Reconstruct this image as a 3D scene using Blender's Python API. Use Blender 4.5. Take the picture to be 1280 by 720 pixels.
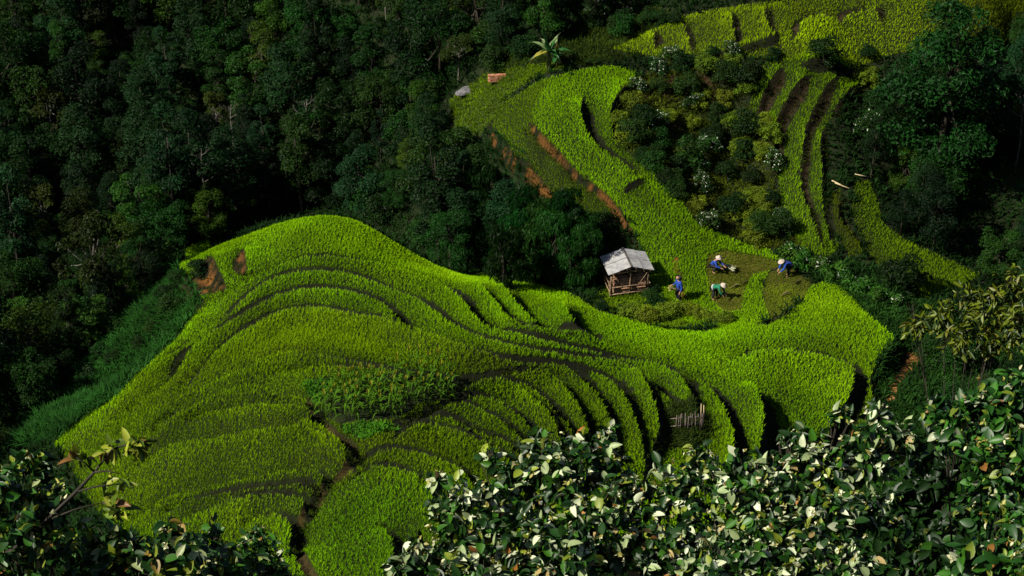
import bpy, bmesh, math, random
import numpy as np
from mathutils import Vector, Matrix, Euler

for o in list(bpy.data.objects):
    bpy.data.objects.remove(o, do_unlink=True)
SC = bpy.context.scene
COL = SC.collection
R = math.radians
random.seed(7)

# ------------------------------------------------------------------ camera, sky, sun, exposure
CAMZ, PITCH, HFOV = 70.0, 33.0, 28.0
cd = bpy.data.cameras.new('camera')
cam = bpy.data.objects.new('camera', cd)
COL.objects.link(cam)
cam.location = (0, 0, CAMZ)
cam.rotation_euler = (R(90 - PITCH), 0, 0)
cd.sensor_width = 36.0
cd.angle = R(HFOV)
cd.clip_start, cd.clip_end = 0.5, 3000
SC.camera = cam

SUN_EL = 44.0
SUN_AZ = (-0.90, -0.42)                       # where the sun stands, seen from the terraces
world = bpy.data.worlds.new('World')
SC.world = world
world.use_nodes = True
wn = world.node_tree
bg = wn.nodes['Background']
sky = wn.nodes.new('ShaderNodeTexSky')
sky.sky_type = 'NISHITA'
sky.sun_disc = False
sky.sun_elevation = R(SUN_EL)
sky.sun_rotation = math.atan2(SUN_AZ[0], SUN_AZ[1]) % (2 * math.pi)
wn.links.new(sky.outputs['Color'], bg.inputs['Color'])
bg.inputs['Strength'].default_value = 0.05
sl = bpy.data.lights.new('sun', 'SUN')
sl.energy = 5.0
sl.angle = R(0.5)
sl.color = (1.0, 0.93, 0.80)
sun = bpy.data.objects.new('sun', sl)
COL.objects.link(sun)
_n = math.hypot(*SUN_AZ)
_d = Vector((-SUN_AZ[0] / _n * math.cos(R(SUN_EL)), -SUN_AZ[1] / _n * math.cos(R(SUN_EL)), -math.sin(R(SUN_EL))))
sun.rotation_euler = _d.to_track_quat('-Z', 'Y').to_euler()
sun.location = (-60, 60, 120)
SC.view_settings.view_transform = 'Standard'
SC.view_settings.look = 'None'
SC.view_settings.exposure = 1.45
SC.view_settings.gamma = 1.0
SC.view_settings.use_curve_mapping = False
SC.render.resolution_x, SC.render.resolution_y = 1024, 576
SC.cycles.max_bounces = 5
SC.cycles.diffuse_bounces = 2
SC.cycles.glossy_bounces = 2
SC.cycles.transmission_bounces = 2
SC.cycles.transparent_max_bounces = 4

# ------------------------------------------------------------------ rays of the surveyed view
FPX = 640 / math.tan(R(HFOV / 2))
CP, SP = math.cos(R(PITCH)), math.sin(R(PITCH))
CAM = np.array([0, 0, CAMZ])
def ray(u, v):
    a, b = (u - 640) / FPX, (v - 360) / FPX
    d = np.array([a, CP - b * SP, -SP - b * CP])
    return d / np.linalg.norm(d)
def at_z(u, v, z):
    d = ray(u, v)
    return CAM + d * ((z - CAMZ) / d[2])
def at_dist(u, v, t):
    return CAM + ray(u, v) * t

# ------------------------------------------------------------------ the shape of the land
CTRL_PX = """450,720,13 300,690,11.3 150,640,7.3 80,560,3.6 200,540,8 350,540,11 450,560,12 550,600,12.3 600,520,10.3 480,500,10.5
400,440,9 250,440,6 180,462,4.2 258,382,3.3 232,332,2.2 300,300,3.2 400,272,3.3 445,277,3 400,350,6 500,400,7 500,325,2.8 600,360,2.6
600,430,6.5 700,480,7 780,540,6.5 700,400,3 760,402,2 800,430,2.6 850,470,3.5 900,420,1.8 950,550,3 950,480,2.7 1000,440,2 1050,400,1.4
1060,490,1.4 1110,430,0.8 880,560,4.4 1000,380,1.0
785,366,0 848,378,0.1 895,340,0.4 983,345,0.3 900,400,0.3 830,392,0.1 745,372,0.2
840,300,1.5 800,240,3.0 740,150,5.2 700,100,6.4 660,180,4.2 700,230,2.6 900,72,7.2 900,10,8.4 1100,10,8.6 1040,70,7.0 900,-60,9.6 1100,-60,10
880,150,3.6 900,230,1.4 960,285,0.5 820,150,4.6 850,110,5.2 930,310,0.5 960,92,6.3 1060,92,5.4 1000,200,3.0 1030,250,1.8 1010,300,0.8
1080,250,1.5 1060,330,0 1180,340,-1 1130,330,-0.5 1100,290,0.3 1160,240,0 1250,150,2 1240,20,8.2 1275,100,3.4 1255,235,0.5 1200,300,-1.2
1280,330,-2 1130,460,-0.2 1200,420,-1.2 1200,520,1.0 1290,560,4 1100,560,0 1000,600,1 1000,720,6 1290,720,11 760,640,8 760,720,11
150,480,-1.6 50,500,-3 0,600,0 50,640,3.5 0,720,8 150,425,-3.5 200,370,-4.2 100,380,-7 0,350,-9 300,240,-9.5 450,240,-9 100,250,-10
-20,200,-9 300,130,-8 100,130,-9 0,0,-5 300,0,-4.2 500,0,1.0 610,62,5.2 560,150,1 600,225,0.2 650,300,-1.5 560,300,-4.5 500,180,-5
500,80,-2 760,28,6.6 752,275,1.6 640,235,0.9"""
pts = []
for t in CTRL_PX.split():
    u, v, z = map(float, t.split(','))
    pts.append(at_z(u, v, z))
for x in (-45, -20, 0, 20, 45):
    for y, z in ((-60, 92), (-10, 71), (0, 67.6), (12, 57.6), (25, 45.5), (45, 25.5)):
        pts.append(np.array([x, y, z]))
for x in (-10, 0, 12):
    pts.append(np.array([x, 57, 16.5]))
for x, y, z in ((-60, 60, 4), (-60, 100, -8), (-60, 130, -9), (-60, 160, 0), (-60, 200, 14), (-25, 180, 3), (-20, 215, 16), (0, 175, 8.5),
                (0, 215, 17), (25, 170, 10), (30, 215, 18), (60, 170, 9), (60, 215, 17), (60, 130, 4), (60, 100, 0), (60, 60, 14)):
    pts.append(np.array([x, y, float(z)]))
P = np.array(pts)
S0 = 20.0
def _phi(r2):
    return np.where(r2 > 1e-12, r2 * np.log(np.sqrt(r2) + 1e-9), 0.0)
def _fit(P):
    n = len(P)
    q = P[:, :2] / S0
    K = _phi(((q[:, None] - q[None]) ** 2).sum(-1)) + np.eye(n) * 0.004
    A = np.hstack([np.ones((n, 1)), q])
    M = np.zeros((n + 3, n + 3))
    M[:n, :n] = K; M[:n, n:] = A; M[n:, :n] = A.T
    return q, np.linalg.solve(M, np.concatenate([P[:, 2], np.zeros(3)]))
RQ, RW = _fit(P)
def base_z(x, y):
    x = np.asarray(x, float).ravel(); y = np.asarray(y, float).ravel()
    out = np.empty_like(x)
    for i in range(0, len(x), 20000):
        q = np.stack([x[i:i + 20000], y[i:i + 20000]], 1) / S0
        r2 = (q[:, :1] - RQ[:, 0]) ** 2 + (q[:, 1:] - RQ[:, 1]) ** 2
        out[i:i + 20000] = _phi(r2) @ RW[:-3] + RW[-3] + q @ RW[-2:]
    return out

TT = np.arange(60, 260, 0.2)
def hit(u, v, lift=0.0, fz=None):
    """first place where the view ray meets the land (grazing a crest counts)"""
    d = ray(u, v)
    p = CAM + TT[:, None] * d
    g = p[:, 2] - ((fz or base_z)(p[:, 0], p[:, 1]) + lift)
    n = len(TT)
    neg = np.nonzero(g < 0)[0]
    i0 = neg[0] if len(neg) else n - 1
    for i in range(1, i0):
        if g[i] < g[i - 1] and g[i] <= g[i + 1] and g[i] < 0.8:
            return p[i]
    if i0 == 0 or not len(neg):
        return p[i0]
    f = g[i0 - 1] / (g[i0 - 1] - g[i0])
    return p[i0 - 1] + (p[i0] - p[i0 - 1]) * f

# ------------------------------------------------------------------ terrace lips: the higher field lies to the right of travel
# h = drop, w = how far the tilt of the fields reaches, gap = bare strip below the lip, soil = colour of the bank
EDGES = []
def E(s, h=0.8, w=2.2, gap=0.35, bank='grass', taper=0.18, run=0.35):
    px = [tuple(map(float, t.split(','))) for t in s.split()]
    v0 = sum(p[1] for p in px) / len(px); u0 = sum(p[0] for p in px) / len(px); k = 1.6 if (u0 < 440 and v0 > 470) else 1.25 if (v0 > 300 and bank == 'grass') else 1.0
    EDGES.append(dict(px=px, k=k, cap=(1.12 if v0 < 470 else (0.75 if u0 > 450 else 0.14)), h=h * k, w=w, gap=gap * (0.8 if k > 1 else 1), bank=bank, taper=taper, run=run))
# the spur: far and left side
E('70,556 110,524 150,493 200,443 240,398 256,381', 1.1, 2.0, 0.5, 'soil', 0.1)
E('254,378 240,357 228,345 224,331 232,318', 0.8, 1.6, 0.5, 'soil', 0.1)
E('284,356 272,335 261,313', 0.8, 2.0, 0.95, 'orange', 0.3, 0.6)
E('306,342 307,322 304,306', 0.55, 1.6, 0.4, 'orange', 0.35, 0.4)
E('255,382 307,347 340,331 375,322 412,321 450,326 520,343 560,361 582,382 600,402 625,413 680,426 760,442 810,452 825,457 852,476 867,503 870,525 868,580', 0.85, 2.0, 0.4)
E('200,447 250,412 282,392 325,358 355,345 395,340 437,343 475,356 515,371 540,388 560,402 583,416 640,433 720,446 765,453 787,460 810,485 820,507 824,530 812,560 800,605', 0.85, 2.0, 0.4)
E('152,521 180,491 215,466 245,429 295,398 330,378 362,366 400,362 432,365 470,376 500,397 520,416 560,431 640,449 700,456 747,466 775,486 790,513 804,555 808,610', 0.9, 2.0, 0.45)
E('230,480 270,437 310,411 350,391 390,386 425,391 475,401 520,421 580,441 640,455 690,460 715,467 745,491 760,518 770,550 778,605', 0.8, 2.0, 0.35)
E('190,530 255,481 305,462 340,444 377,442 427,447 500,459 580,466 650,466 690,471 715,496 730,521 740,550 748,600', 0.8, 1.8, 0.35)
E('330,462 390,459 435,462 520,471 600,477 650,479 668,486 695,512 714,538 726,585', 0.7, 1.6, 0.32)
E('170,552 220,521 255,500 290,488 315,482 357,488', 0.7, 1.6, 0.3)
E('560,490 600,482 640,485 665,500 688,523 708,565', 0.6, 1.5, 0.32)
E('540,505 580,497 610,497 642,515 670,543 692,585', 0.6, 1.5, 0.32)
E('520,515 560,507 585,508 605,515 630,530 652,550 676,592', 0.6, 1.5, 0.32)
E('480,537 530,521 565,523 590,536 637,556 664,598', 0.55, 1.4, 0.28)
E('485,545 527,533 555,536 590,549 629,569 655,610', 0.55, 1.4, 0.28)
E('440,578 470,564 500,563 540,573 580,592 610,645', 0.5, 1.4, 0.25)
E('430,600 465,585 500,588 530,605 548,640 550,690', 0.4, 1.4, 0.22)
E('465,653 488,672 491,700 478,722', 0.6, 1.5, 0.4)
E('160,577 215,556 265,550 360,535 377,526 405,536 434,560 440,573 430,582', 0.75, 1.7, 0.35)
E('225,527 290,513 360,508 385,511 391,526', 0.6, 1.5, 0.3)
E('300,507 315,505 360,493 393,501 397,512', 0.5, 1.3, 0.1)
E('160,642 235,613 302,596 386,583 406,591 399,604', 0.7, 1.6, 0.35)
E('200,640 240,627 300,613 352,606 390,602 384,616', 0.55, 1.4, 0.3)
E('200,662 240,646 300,626 372,620 381,634 368,647', 0.6, 1.5, 0.35)
E('300,652 340,645 356,649 363,666 359,684', 0.6, 1.4, 0.4)
# the spur: right tip
E('587,346 617,376 635,397 660,409 720,420', 0.8, 1.8, 0.45)
E('621,350 647,378 672,402 700,412 780,428', 0.9, 1.8, 0.5)
E('697,368 710,391 724,404 760,418', 1.2, 1.8, 0.9)
E('800,463 830,490 852,514', 0.8, 1.6, 0.6)
E('845,452 867,466 892,488 910,521 917,560 914,615', 1.1, 1.9, 0.7)
E('915,458 937,471 950,496 955,526 950,556 925,615', 1.5, 2.2, 1.0)
E('900,445 960,438 1020,443 1060,457 1068,476 1060,500 1045,522 1025,565', 0.9, 2.2, 0.5)
E('1060,372 1085,396 1110,416 1116,431 1093,457 1090,485 1096,515 1098,565', 0.65, 2.0, 0.6)
# the upper spur
E('735,266 715,256 690,241 672,223 645,198 625,181 614,161 618,148', 0.26, 1.6, 0.06, 'orange', 0.1, 0.16)
E('800,312 790,291 768,256 750,238 722,218 700,193 675,168 660,151', 0.26, 1.6, 0.06, 'orange', 0.12, 0.15)
E('728,113 726,140 732,160 745,181 775,201 802,223', 0.9, 1.5, 0.55)
E('789,98 765,132 766,165 776,180', 0.8, 1.6, 0.5)
E('806,223 786,232 778,243', 0.3, 1.2, 0.03, run=0.2)
# strips stepping down to the wooded gully
E('980,79 962,103 952,123 947,142', 0.8, 1.5, 0.4, 'soil')
E('1017,84 992,110 977,136 969,156 966,185 966,220', 0.85, 1.6, 0.4, 'soil')
E('1052,87 1027,118 1012,148 1005,168 1002,200 1000,230 1006,252 1020,288 1032,312', 0.6, 1.4, 0.25, 'soil')
E('1080,92 1060,116 1040,136', 0.55, 1.4, 0.25, 'soil')
E('1034,147 1026,175 1028,210 1027,240 1031,275 1044,310', 0.6, 1.4, 0.3)
E('1050,236 1049,268 1064,292 1085,321 1106,346', 0.7, 1.3, 0.3, 'soil')
# slots between the top fields
E('815,36 817,48 819,60', 0.45, 1.2, 0.3, 'soil', 0.3)
E('851,24 858,42 866,66', 0.4, 1.2, 0.15, 'soil', 0.3)
E('912,12 916,34 920,56', 0.5, 1.2, 0.25, 'soil', 0.2)
E('955,6 958,24 962,36 976,46', 0.45, 1.2, 0.25, 'soil', 0.2)
E('976,46 950,52 925,60', 0.2, 1.0, 0.06)
E('988,51 998,40 1001,28 1020,20 1040,17', 0.4, 1.2, 0.15, 'soil', 0.25)
E('1052,30 1055,20 1075,14 1085,10', 0.4, 1.0, 0.2, 'soil', 0.3)
E('1094,6 1098,20 1104,28', 0.4, 1.0, 0.2, 'soil', 0.3)
E('1080,85 1050,80 1000,79', 0.5, 1.2, 0.3)

def seg_dist(px, py, L, want_n=False):
    """signed distance to a polyline (right of travel positive) and the share of its length reached"""
    best = np.full(px.shape, 1e9); sgn = np.ones(px.shape); tt = np.zeros(px.shape); ny = np.zeros(px.shape, int)
    seg = np.linalg.norm(np.diff(L, axis=0), axis=1)
    cum = np.concatenate([[0], np.cumsum(seg)])
    for i in range(len(L) - 1):
        a, b = L[i], L[i + 1]
        ab = b - a; l2 = (ab ** 2).sum() + 1e-9
        t = np.clip(((px - a[0]) * ab[0] + (py - a[1]) * ab[1]) / l2, 0, 1)
        dx, dy = px - (a[0] + t * ab[0]), py - (a[1] + t * ab[1])
        d = np.hypot(dx, dy)
        m = d < best
        cr = ab[0] * dy - ab[1] * dx          # left of travel positive
        best = np.where(m, d, best)
        sgn = np.where(m, np.where(cr > 0, -1.0, 1.0), sgn)
        tt = np.where(m, (cum[i] + t * seg[i]) / cum[-1], tt)
        ny = np.where(m, i, ny)
    return (best * sgn, tt, ny) if want_n else (best * sgn, tt)
def smooth_line(L, n=4):
    L = np.array(L)
    out = []
    for i in range(len(L) - 1):
        p0, p1, p2, p3 = L[max(i - 1, 0)], L[i], L[i + 1], L[min(i + 2, len(L) - 1)]
        for k in range(n):
            t = k / n
            out.append(0.5 * ((2 * p1) + (-p0 + p2) * t + (2 * p0 - 5 * p1 + 4 * p2 - p3) * t * t + (-p0 + 3 * p1 - 3 * p2 + p3) * t ** 3))
    out.append(L[-1])
    return np.array(out)
for e in EDGES:
    e['line'] = smooth_line([hit(u, v, e['h'] * 0.5)[:2] for u, v in e['px']], 3)

def noise2(x, y, s, seed):
    """smooth value noise for patchy growth"""
    rs = np.random.RandomState(seed); G = rs.rand(64, 64)
    u, v = x / s + 100, y / s + 100
    i, j = np.floor(u).astype(int), np.floor(v).astype(int)
    fu, fv = u - i, v - j
    fu = fu * fu * (3 - 2 * fu); fv = fv * fv * (3 - 2 * fv)
    g = lambda a, b: G[a % 64, b % 64]
    return (g(i, j) * (1 - fu) + g(i + 1, j) * fu) * (1 - fv) + (g(i, j + 1) * (1 - fu) + g(i + 1, j + 1) * fu) * fv
def steps(x, y):
    """height added by the terrace steps, the bare-bank mask and its soil colours"""
    x = np.asarray(x, float).ravel(); y = np.asarray(y, float).ravel()
    dz = np.zeros_like(x); bank = np.zeros_like(x); soil = np.zeros_like(x); orange = np.zeros_like(x)
    for e in EDGES:
        L = e['line']; w = e['w']
        m = np.nonzero((x > L[:, 0].min() - w - 1) & (x < L[:, 0].max() + w + 1) & (y > L[:, 1].min() - w - 1) & (y < L[:, 1].max() + w + 1))[0]
        if not len(m):
            continue
        d, t, ny = seg_dist(x[m], y[m], L, True)
        tp = np.clip(np.minimum(t, 1 - t) / e['taper'], 0, 1)
        tp = tp * tp * (3 - 2 * tp)
        r = e['run']
        prof = np.where(d >= 0, np.clip(1 - d / w, 0, 1) ** 1.2, np.where(d > -r, 1 + 2 * d / r, -np.clip(1 - (-d - r) / w, 0, 1) ** 1.2))
        dz[m] += 0.5 * e['h'] * tp * prof
        g = (r + e['gap'] * tp + (e['occ'][ny] * tp if 'occ' in e else 0.0)) * (0.35 + 0.65 * tp)
        b = ((d < 0.03) & (d > -g) & (tp > 0.02)).astype(float)
        bank[m] = np.maximum(bank[m], b)
        near = np.clip(1 - np.abs(d + 0.45 * g) / (0.45 * g + 0.05), 0, 1) * tp
        if e['bank'] == 'soil':
            soil[m] = np.maximum(soil[m], np.minimum(1, near * 2))
        if e['bank'] == 'orange':
            orange[m] = np.maximum(orange[m], np.minimum(1, near * 1.6) * np.clip(noise2(x[m], y[m], .45, 61) * 5 - 1.6, 0, 1))
    return dz, bank, soil, orange
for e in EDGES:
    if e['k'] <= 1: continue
    # strip widened along the camera rays so its painted shade shows behind each lip
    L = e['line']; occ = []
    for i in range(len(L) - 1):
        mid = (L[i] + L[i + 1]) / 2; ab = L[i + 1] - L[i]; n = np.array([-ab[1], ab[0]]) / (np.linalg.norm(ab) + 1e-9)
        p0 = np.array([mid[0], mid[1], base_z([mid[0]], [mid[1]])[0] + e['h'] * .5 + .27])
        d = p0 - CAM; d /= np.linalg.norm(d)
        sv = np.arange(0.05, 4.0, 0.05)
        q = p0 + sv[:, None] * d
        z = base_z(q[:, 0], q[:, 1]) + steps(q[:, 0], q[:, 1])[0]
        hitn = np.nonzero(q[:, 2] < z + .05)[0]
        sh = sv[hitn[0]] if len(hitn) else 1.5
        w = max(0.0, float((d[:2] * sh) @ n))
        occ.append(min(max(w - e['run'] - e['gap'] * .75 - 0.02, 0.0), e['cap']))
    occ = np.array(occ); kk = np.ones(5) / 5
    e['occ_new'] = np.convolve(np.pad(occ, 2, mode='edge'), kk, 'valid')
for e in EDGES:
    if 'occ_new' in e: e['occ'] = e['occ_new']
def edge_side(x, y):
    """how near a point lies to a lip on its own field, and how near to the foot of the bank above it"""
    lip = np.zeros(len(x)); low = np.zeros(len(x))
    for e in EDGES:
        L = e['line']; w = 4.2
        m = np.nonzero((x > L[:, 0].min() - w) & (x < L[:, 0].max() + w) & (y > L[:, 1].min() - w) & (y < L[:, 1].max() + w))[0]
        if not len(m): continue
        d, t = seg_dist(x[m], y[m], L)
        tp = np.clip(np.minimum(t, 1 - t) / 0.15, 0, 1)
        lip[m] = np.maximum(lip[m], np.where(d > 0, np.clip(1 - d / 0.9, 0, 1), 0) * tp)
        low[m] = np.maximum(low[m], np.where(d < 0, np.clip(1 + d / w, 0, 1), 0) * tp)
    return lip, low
def ground_z(x, y):
    return base_z(x, y) + steps(x, y)[0]
def ghit(u, v):
    p = hit(u, v, 0, ground_z)
    p[2] = ground_z([p[0]], [p[1]])[0]
    return p

def poly(s):
    L = [tuple(map(float, t.split(','))) for t in s.split()]
    return np.array([hit(u, v)[:2] for u, v in L])
def inside(x, y, pg):
    c = np.zeros(x.shape, bool)
    j = len(pg) - 1
    for i in range(len(pg)):
        xi, yi = pg[i]; xj, yj = pg[j]
        m = (yi > y) != (yj > y)
        with np.errstate(divide='ignore', invalid='ignore'):
            c ^= m & (x < (xj - xi) * (y - yi) / (yj - yi + 1e-12) + xi)
        j = i
    return c

Z = {k: poly(s) for k, s in dict(
    spur='66,556 105,522 150,492 200,442 240,397 254,380 240,358 226,343 223,328 231,312 260,298 300,285 350,272 400,266 440,270 470,285 500,305 540,322 600,343 640,353 690,361 720,372 745,389 790,402 830,413 880,416 920,405 960,408 985,395 1004,376 1012,360 1028,354 1045,356 1065,373 1090,399 1113,419 1116,432 1093,457 1090,485 1098,515 1040,570 940,650 760,680 700,720 700,750 400,750 330,690 250,700 150,668 105,620 85,580',
    olive='60,560 150,520 230,450 300,412 390,388 480,405 560,432 650,446 740,462 780,500 800,560 760,620 640,640 560,600 520,620 430,640 360,660 300,720 150,690 80,610',
    corn='398,503 412,487 470,479 530,477 578,483 560,497 522,505 503,520 470,528 430,529 405,517',
    lowpatch='378,480 418,476 412,490 396,502 386,492',
    lowpatch2='424,531 480,529 503,530 482,542 455,548 440,540',
    upper='614,160 622,135 650,118 700,95 760,83 795,90 790,103 768,130 766,160 780,185 805,208 830,225 850,240 857,262 870,278 905,296 960,312 978,327 962,338 952,355 955,378 962,402 915,410 880,410 845,402 830,385 808,335 797,303 775,262 742,270 690,243 645,200',
    upolive='614,160 622,135 650,118 690,100 664,140 672,165 700,192 722,217 750,237 775,262 742,270 690,243 645,200',
    cut_a='886,319 905,313 950,320 977,330 958,340 940,345 930,362 926,388 905,392 888,373 881,335',
    cut_b='962,341 985,333 1014,352 1006,372 985,392 962,400 955,376 953,355',
    scar='846,320 840,328 846,350 855,382 864,382 852,350',
    top='762,62 815,38 850,22 920,10 1000,2 1000,-40 1290,-40 1290,34 1240,74 1105,72 1080,85 1050,78 1000,78 940,72 870,72 800,70',
    strips='955,82 1082,88 1085,96 1042,140 1036,150 1030,180 1031,240 1048,312 1032,326 1000,313 975,255 972,210 960,160 934,142',
    strip_e='1037,236 1052,238 1052,268 1068,292 1088,322 1062,324 1045,292 1035,256',
    strip_f='1068,230 1085,226 1096,250 1102,280 1137,305 1182,325 1228,346 1190,362 1150,378 1118,352 1092,326 1075,293 1064,262',
    tea='1222,222 1290,198 1290,275 1250,258 1228,240',
    earth='790,110 830,92 880,90 905,120 870,150 830,165 800,150',
    weed='560,130 600,100 660,84 720,86 640,118 616,150 600,170 570,160',
    gully='790,100 830,80 945,82 935,140 965,170 970,250 1000,315 960,312 905,294 870,276 857,260 850,238 805,206 780,183 766,160 768,130',
    hutyard='742,368 770,355 800,350 838,360 850,402 880,412 830,412 790,400 745,387',
    leftslope='66,556 20,560 60,500 110,450 150,400 190,360 222,326 226,343 254,380 200,442 150,492',
    rightbank='1010,352 1030,335 1060,330 1110,352 1160,380 1240,400 1290,420 1290,740 1080,740 1080,600 1100,560 1096,512 1093,457 1116,432 1090,399 1045,356',
    orangepath='1118,438 1145,436 1152,452 1135,468 1118,500 1106,500 1112,475 1118,458',
    forest='-60,-170 800,-170 765,30 690,66 610,84 566,115 556,160 570,200 590,250 620,290 660,300 700,340 690,350 600,333 500,298 440,262 400,258 300,276 224,318 150,398 60,480 -40,560',
    deep='384,652 425,612 480,600 540,618 545,650 512,740 400,740',
    rim='600,100 660,84 720,86 800,72 762,62 815,38 850,20 780,0 700,20 640,60',
    fencehole='832,514 842,502 868,506 884,515 890,530 888,550 860,562 834,552',
    terraceslope='600,175 615,165 672,225 735,268 770,300 750,330 690,280 640,240 600,215',
    forest2='-40,560 60,480 150,398 190,360 100,450 50,520 -40,600',
    wood='1090,110 1110,60 1200,40 1235,78 1290,40 1290,200 1222,222 1228,240 1250,258 1290,275 1290,430 1228,346 1137,303 1102,278 1096,248 1082,226 1040,222 1038,150 1085,100',
).items()}
GULLY = np.array([hit(u, v)[:2] for u, v in ((383, 497), (400, 520), (415, 535), (437, 550), (445, 566), (434, 585), (412, 600), (397, 620), (383, 640), (370, 660), (372, 690), (390, 722))])
SOILPATH = np.array([hit(u, v)[:2] for u, v in ((1142, 466), (1128, 480), (1117, 497), (1108, 520))])

# ------------------------------------------------------------------ materials
def mat(name):
    m = bpy.data.materials.new(name)
    m.use_nodes = True
    nt = m.node_tree
    return m, nt, nt.nodes['Principled BSDF']
def link(nt, a, b): nt.links.new(a, b)
def leaf_mat(name, transl=0.3, rough=0.6, spec=0.2, hue_var=0.0, val_var=0.0, noise=0.0, nscale=1.0):
    m, nt, b = mat(name)
    N = nt.nodes
    at = N.new('ShaderNodeAttribute'); at.attribute_name = 'col'
    c = at.outputs['Color']
    if hue_var or val_var:
        oi = N.new('ShaderNodeObjectInfo')
        hs = N.new('ShaderNodeHueSaturation')
        mr = N.new('ShaderNodeMapRange'); mr.inputs['To Min'].default_value = 0.5 - hue_var; mr.inputs['To Max'].default_value = 0.5 + hue_var
        link(nt, oi.outputs['Random'], mr.inputs['Value']); link(nt, mr.outputs['Result'], hs.inputs['Hue'])
        mu = N.new('ShaderNodeMath'); mu.operation = 'MULTIPLY'; mu.inputs[1].default_value = 7.31
        fr = N.new('ShaderNodeMath'); fr.operation = 'FRACT'
        link(nt, oi.outputs['Random'], mu.inputs[0]); link(nt, mu.outputs[0], fr.inputs[0])
        mv = N.new('ShaderNodeMapRange'); mv.inputs['To Min'].default_value = 1 - val_var; mv.inputs['To Max'].default_value = 1 + val_var
        link(nt, fr.outputs[0], mv.inputs['Value']); link(nt, mv.outputs['Result'], hs.inputs['Value'])
        link(nt, c, hs.inputs['Color']); c = hs.outputs['Color']
    if noise:
        tc = N.new('ShaderNodeTexCoord'); nz = N.new('ShaderNodeTexNoise'); nz.inputs['Scale'].default_value = nscale; nz.inputs['Detail'].default_value = 4
        link(nt, tc.outputs['Object'], nz.inputs['Vector'])
        mr = N.new('ShaderNodeMapRange'); mr.inputs['From Min'].default_value = 0.3; mr.inputs['From Max'].default_value = 0.7
        mr.inputs['To Min'].default_value = 1 - noise; mr.inputs['To Max'].default_value = 1 + noise
        link(nt, nz.outputs['Fac'], mr.inputs['Value'])
        vm = N.new('ShaderNodeVectorMath'); vm.operation = 'SCALE'
        link(nt, c, vm.inputs[0]); link(nt, mr.outputs['Result'], vm.inputs['Scale']); c = vm.outputs['Vector']
    link(nt, c, b.inputs['Base Color'])
    b.inputs['Roughness'].default_value = rough
    b.inputs['Specular IOR Level'].default_value = spec
    if transl:
        tr = N.new('ShaderNodeBsdfTranslucent'); mx = N.new('ShaderNodeMixShader'); mx.inputs['Fac'].default_value = transl
        link(nt, c, tr.inputs['Color'])
        link(nt, b.outputs[0], mx.inputs[1]); link(nt, tr.outputs[0], mx.inputs[2])
        link(nt, mx.outputs[0], N['Material Output'].inputs['Surface'])
    return m
def surf_mat(name, c1, c2, scale=6.0, rough=0.85, stretch=(1, 1, 1), bump=0.3, spec=0.2, detail=6):
    m, nt, b = mat(name)
    N = nt.nodes
    tc = N.new('ShaderNodeTexCoord'); mp = N.new('ShaderNodeMapping'); mp.inputs['Scale'].default_value = stretch
    nz = N.new('ShaderNodeTexNoise'); nz.inputs['Scale'].default_value = scale; nz.inputs['Detail'].default_value = detail
    rp = N.new('ShaderNodeValToRGB')
    rp.color_ramp.elements[0].position = 0.35; rp.color_ramp.elements[1].position = 0.68
    rp.color_ramp.elements[0].color = (*c1, 1); rp.color_ramp.elements[1].color = (*c2, 1)
    link(nt, tc.outputs['Object'], mp.inputs['Vector']); link(nt, mp.outputs[0], nz.inputs['Vector'])
    link(nt, nz.outputs['Fac'], rp.inputs['Fac']); link(nt, rp.outputs['Color'], b.inputs['Base Color'])
    b.inputs['Roughness'].default_value = rough; b.inputs['Specular IOR Level'].default_value = spec
    if bump:
        bp = N.new('ShaderNodeBump'); bp.inputs['Strength'].default_value = bump; bp.inputs['Distance'].default_value = 0.02
        link(nt, nz.outputs['Fac'], bp.inputs['Height']); link(nt, bp.outputs[0], b.inputs['Normal'])
    return m

M_RICE = leaf_mat('rice_leaf', 0.35, 0.7, 0.02, noise=0.22, nscale=0.35)
M_GRASS = leaf_mat('grass_leaf', 0.3, 0.7, 0.05, noise=0.35, nscale=0.5)
M_TREE = leaf_mat('tree_leaf', 0.2, 0.5, 0.06, hue_var=0.018, val_var=0.62)
M_SHRUB = leaf_mat('shrub_leaf', 0.25, 0.55, 0.08, hue_var=0.02, val_var=0.25)
M_BIGLEAF = leaf_mat('broad_leaf', 0.2, 0.45, 0.2, noise=0.2, nscale=14)
M_BARK = surf_mat('bark', (0.006, 0.005, 0.003), (0.022, 0.018, 0.011), 9, stretch=(1, 1, 0.25))
M_PALEBARK = surf_mat('pale_bark', (0.03, 0.028, 0.022), (0.12, 0.11, 0.095), 9, stretch=(1, 1, 0.3))
M_WOOD = surf_mat('weathered_wood', (0.06, 0.04, 0.024), (0.19, 0.13, 0.078), 10, stretch=(1, 1, 0.15))
M_LOG = surf_mat('firewood', (0.09, 0.047, 0.026), (0.26, 0.15, 0.09), 8)
M_BAMBOO = surf_mat('dry_bamboo', (0.16, 0.12, 0.06), (0.3, 0.24, 0.14), 5)
M_STAKE = surf_mat('old_stake', (0.03, 0.022, 0.02), (0.13, 0.1, 0.09), 7)

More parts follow.
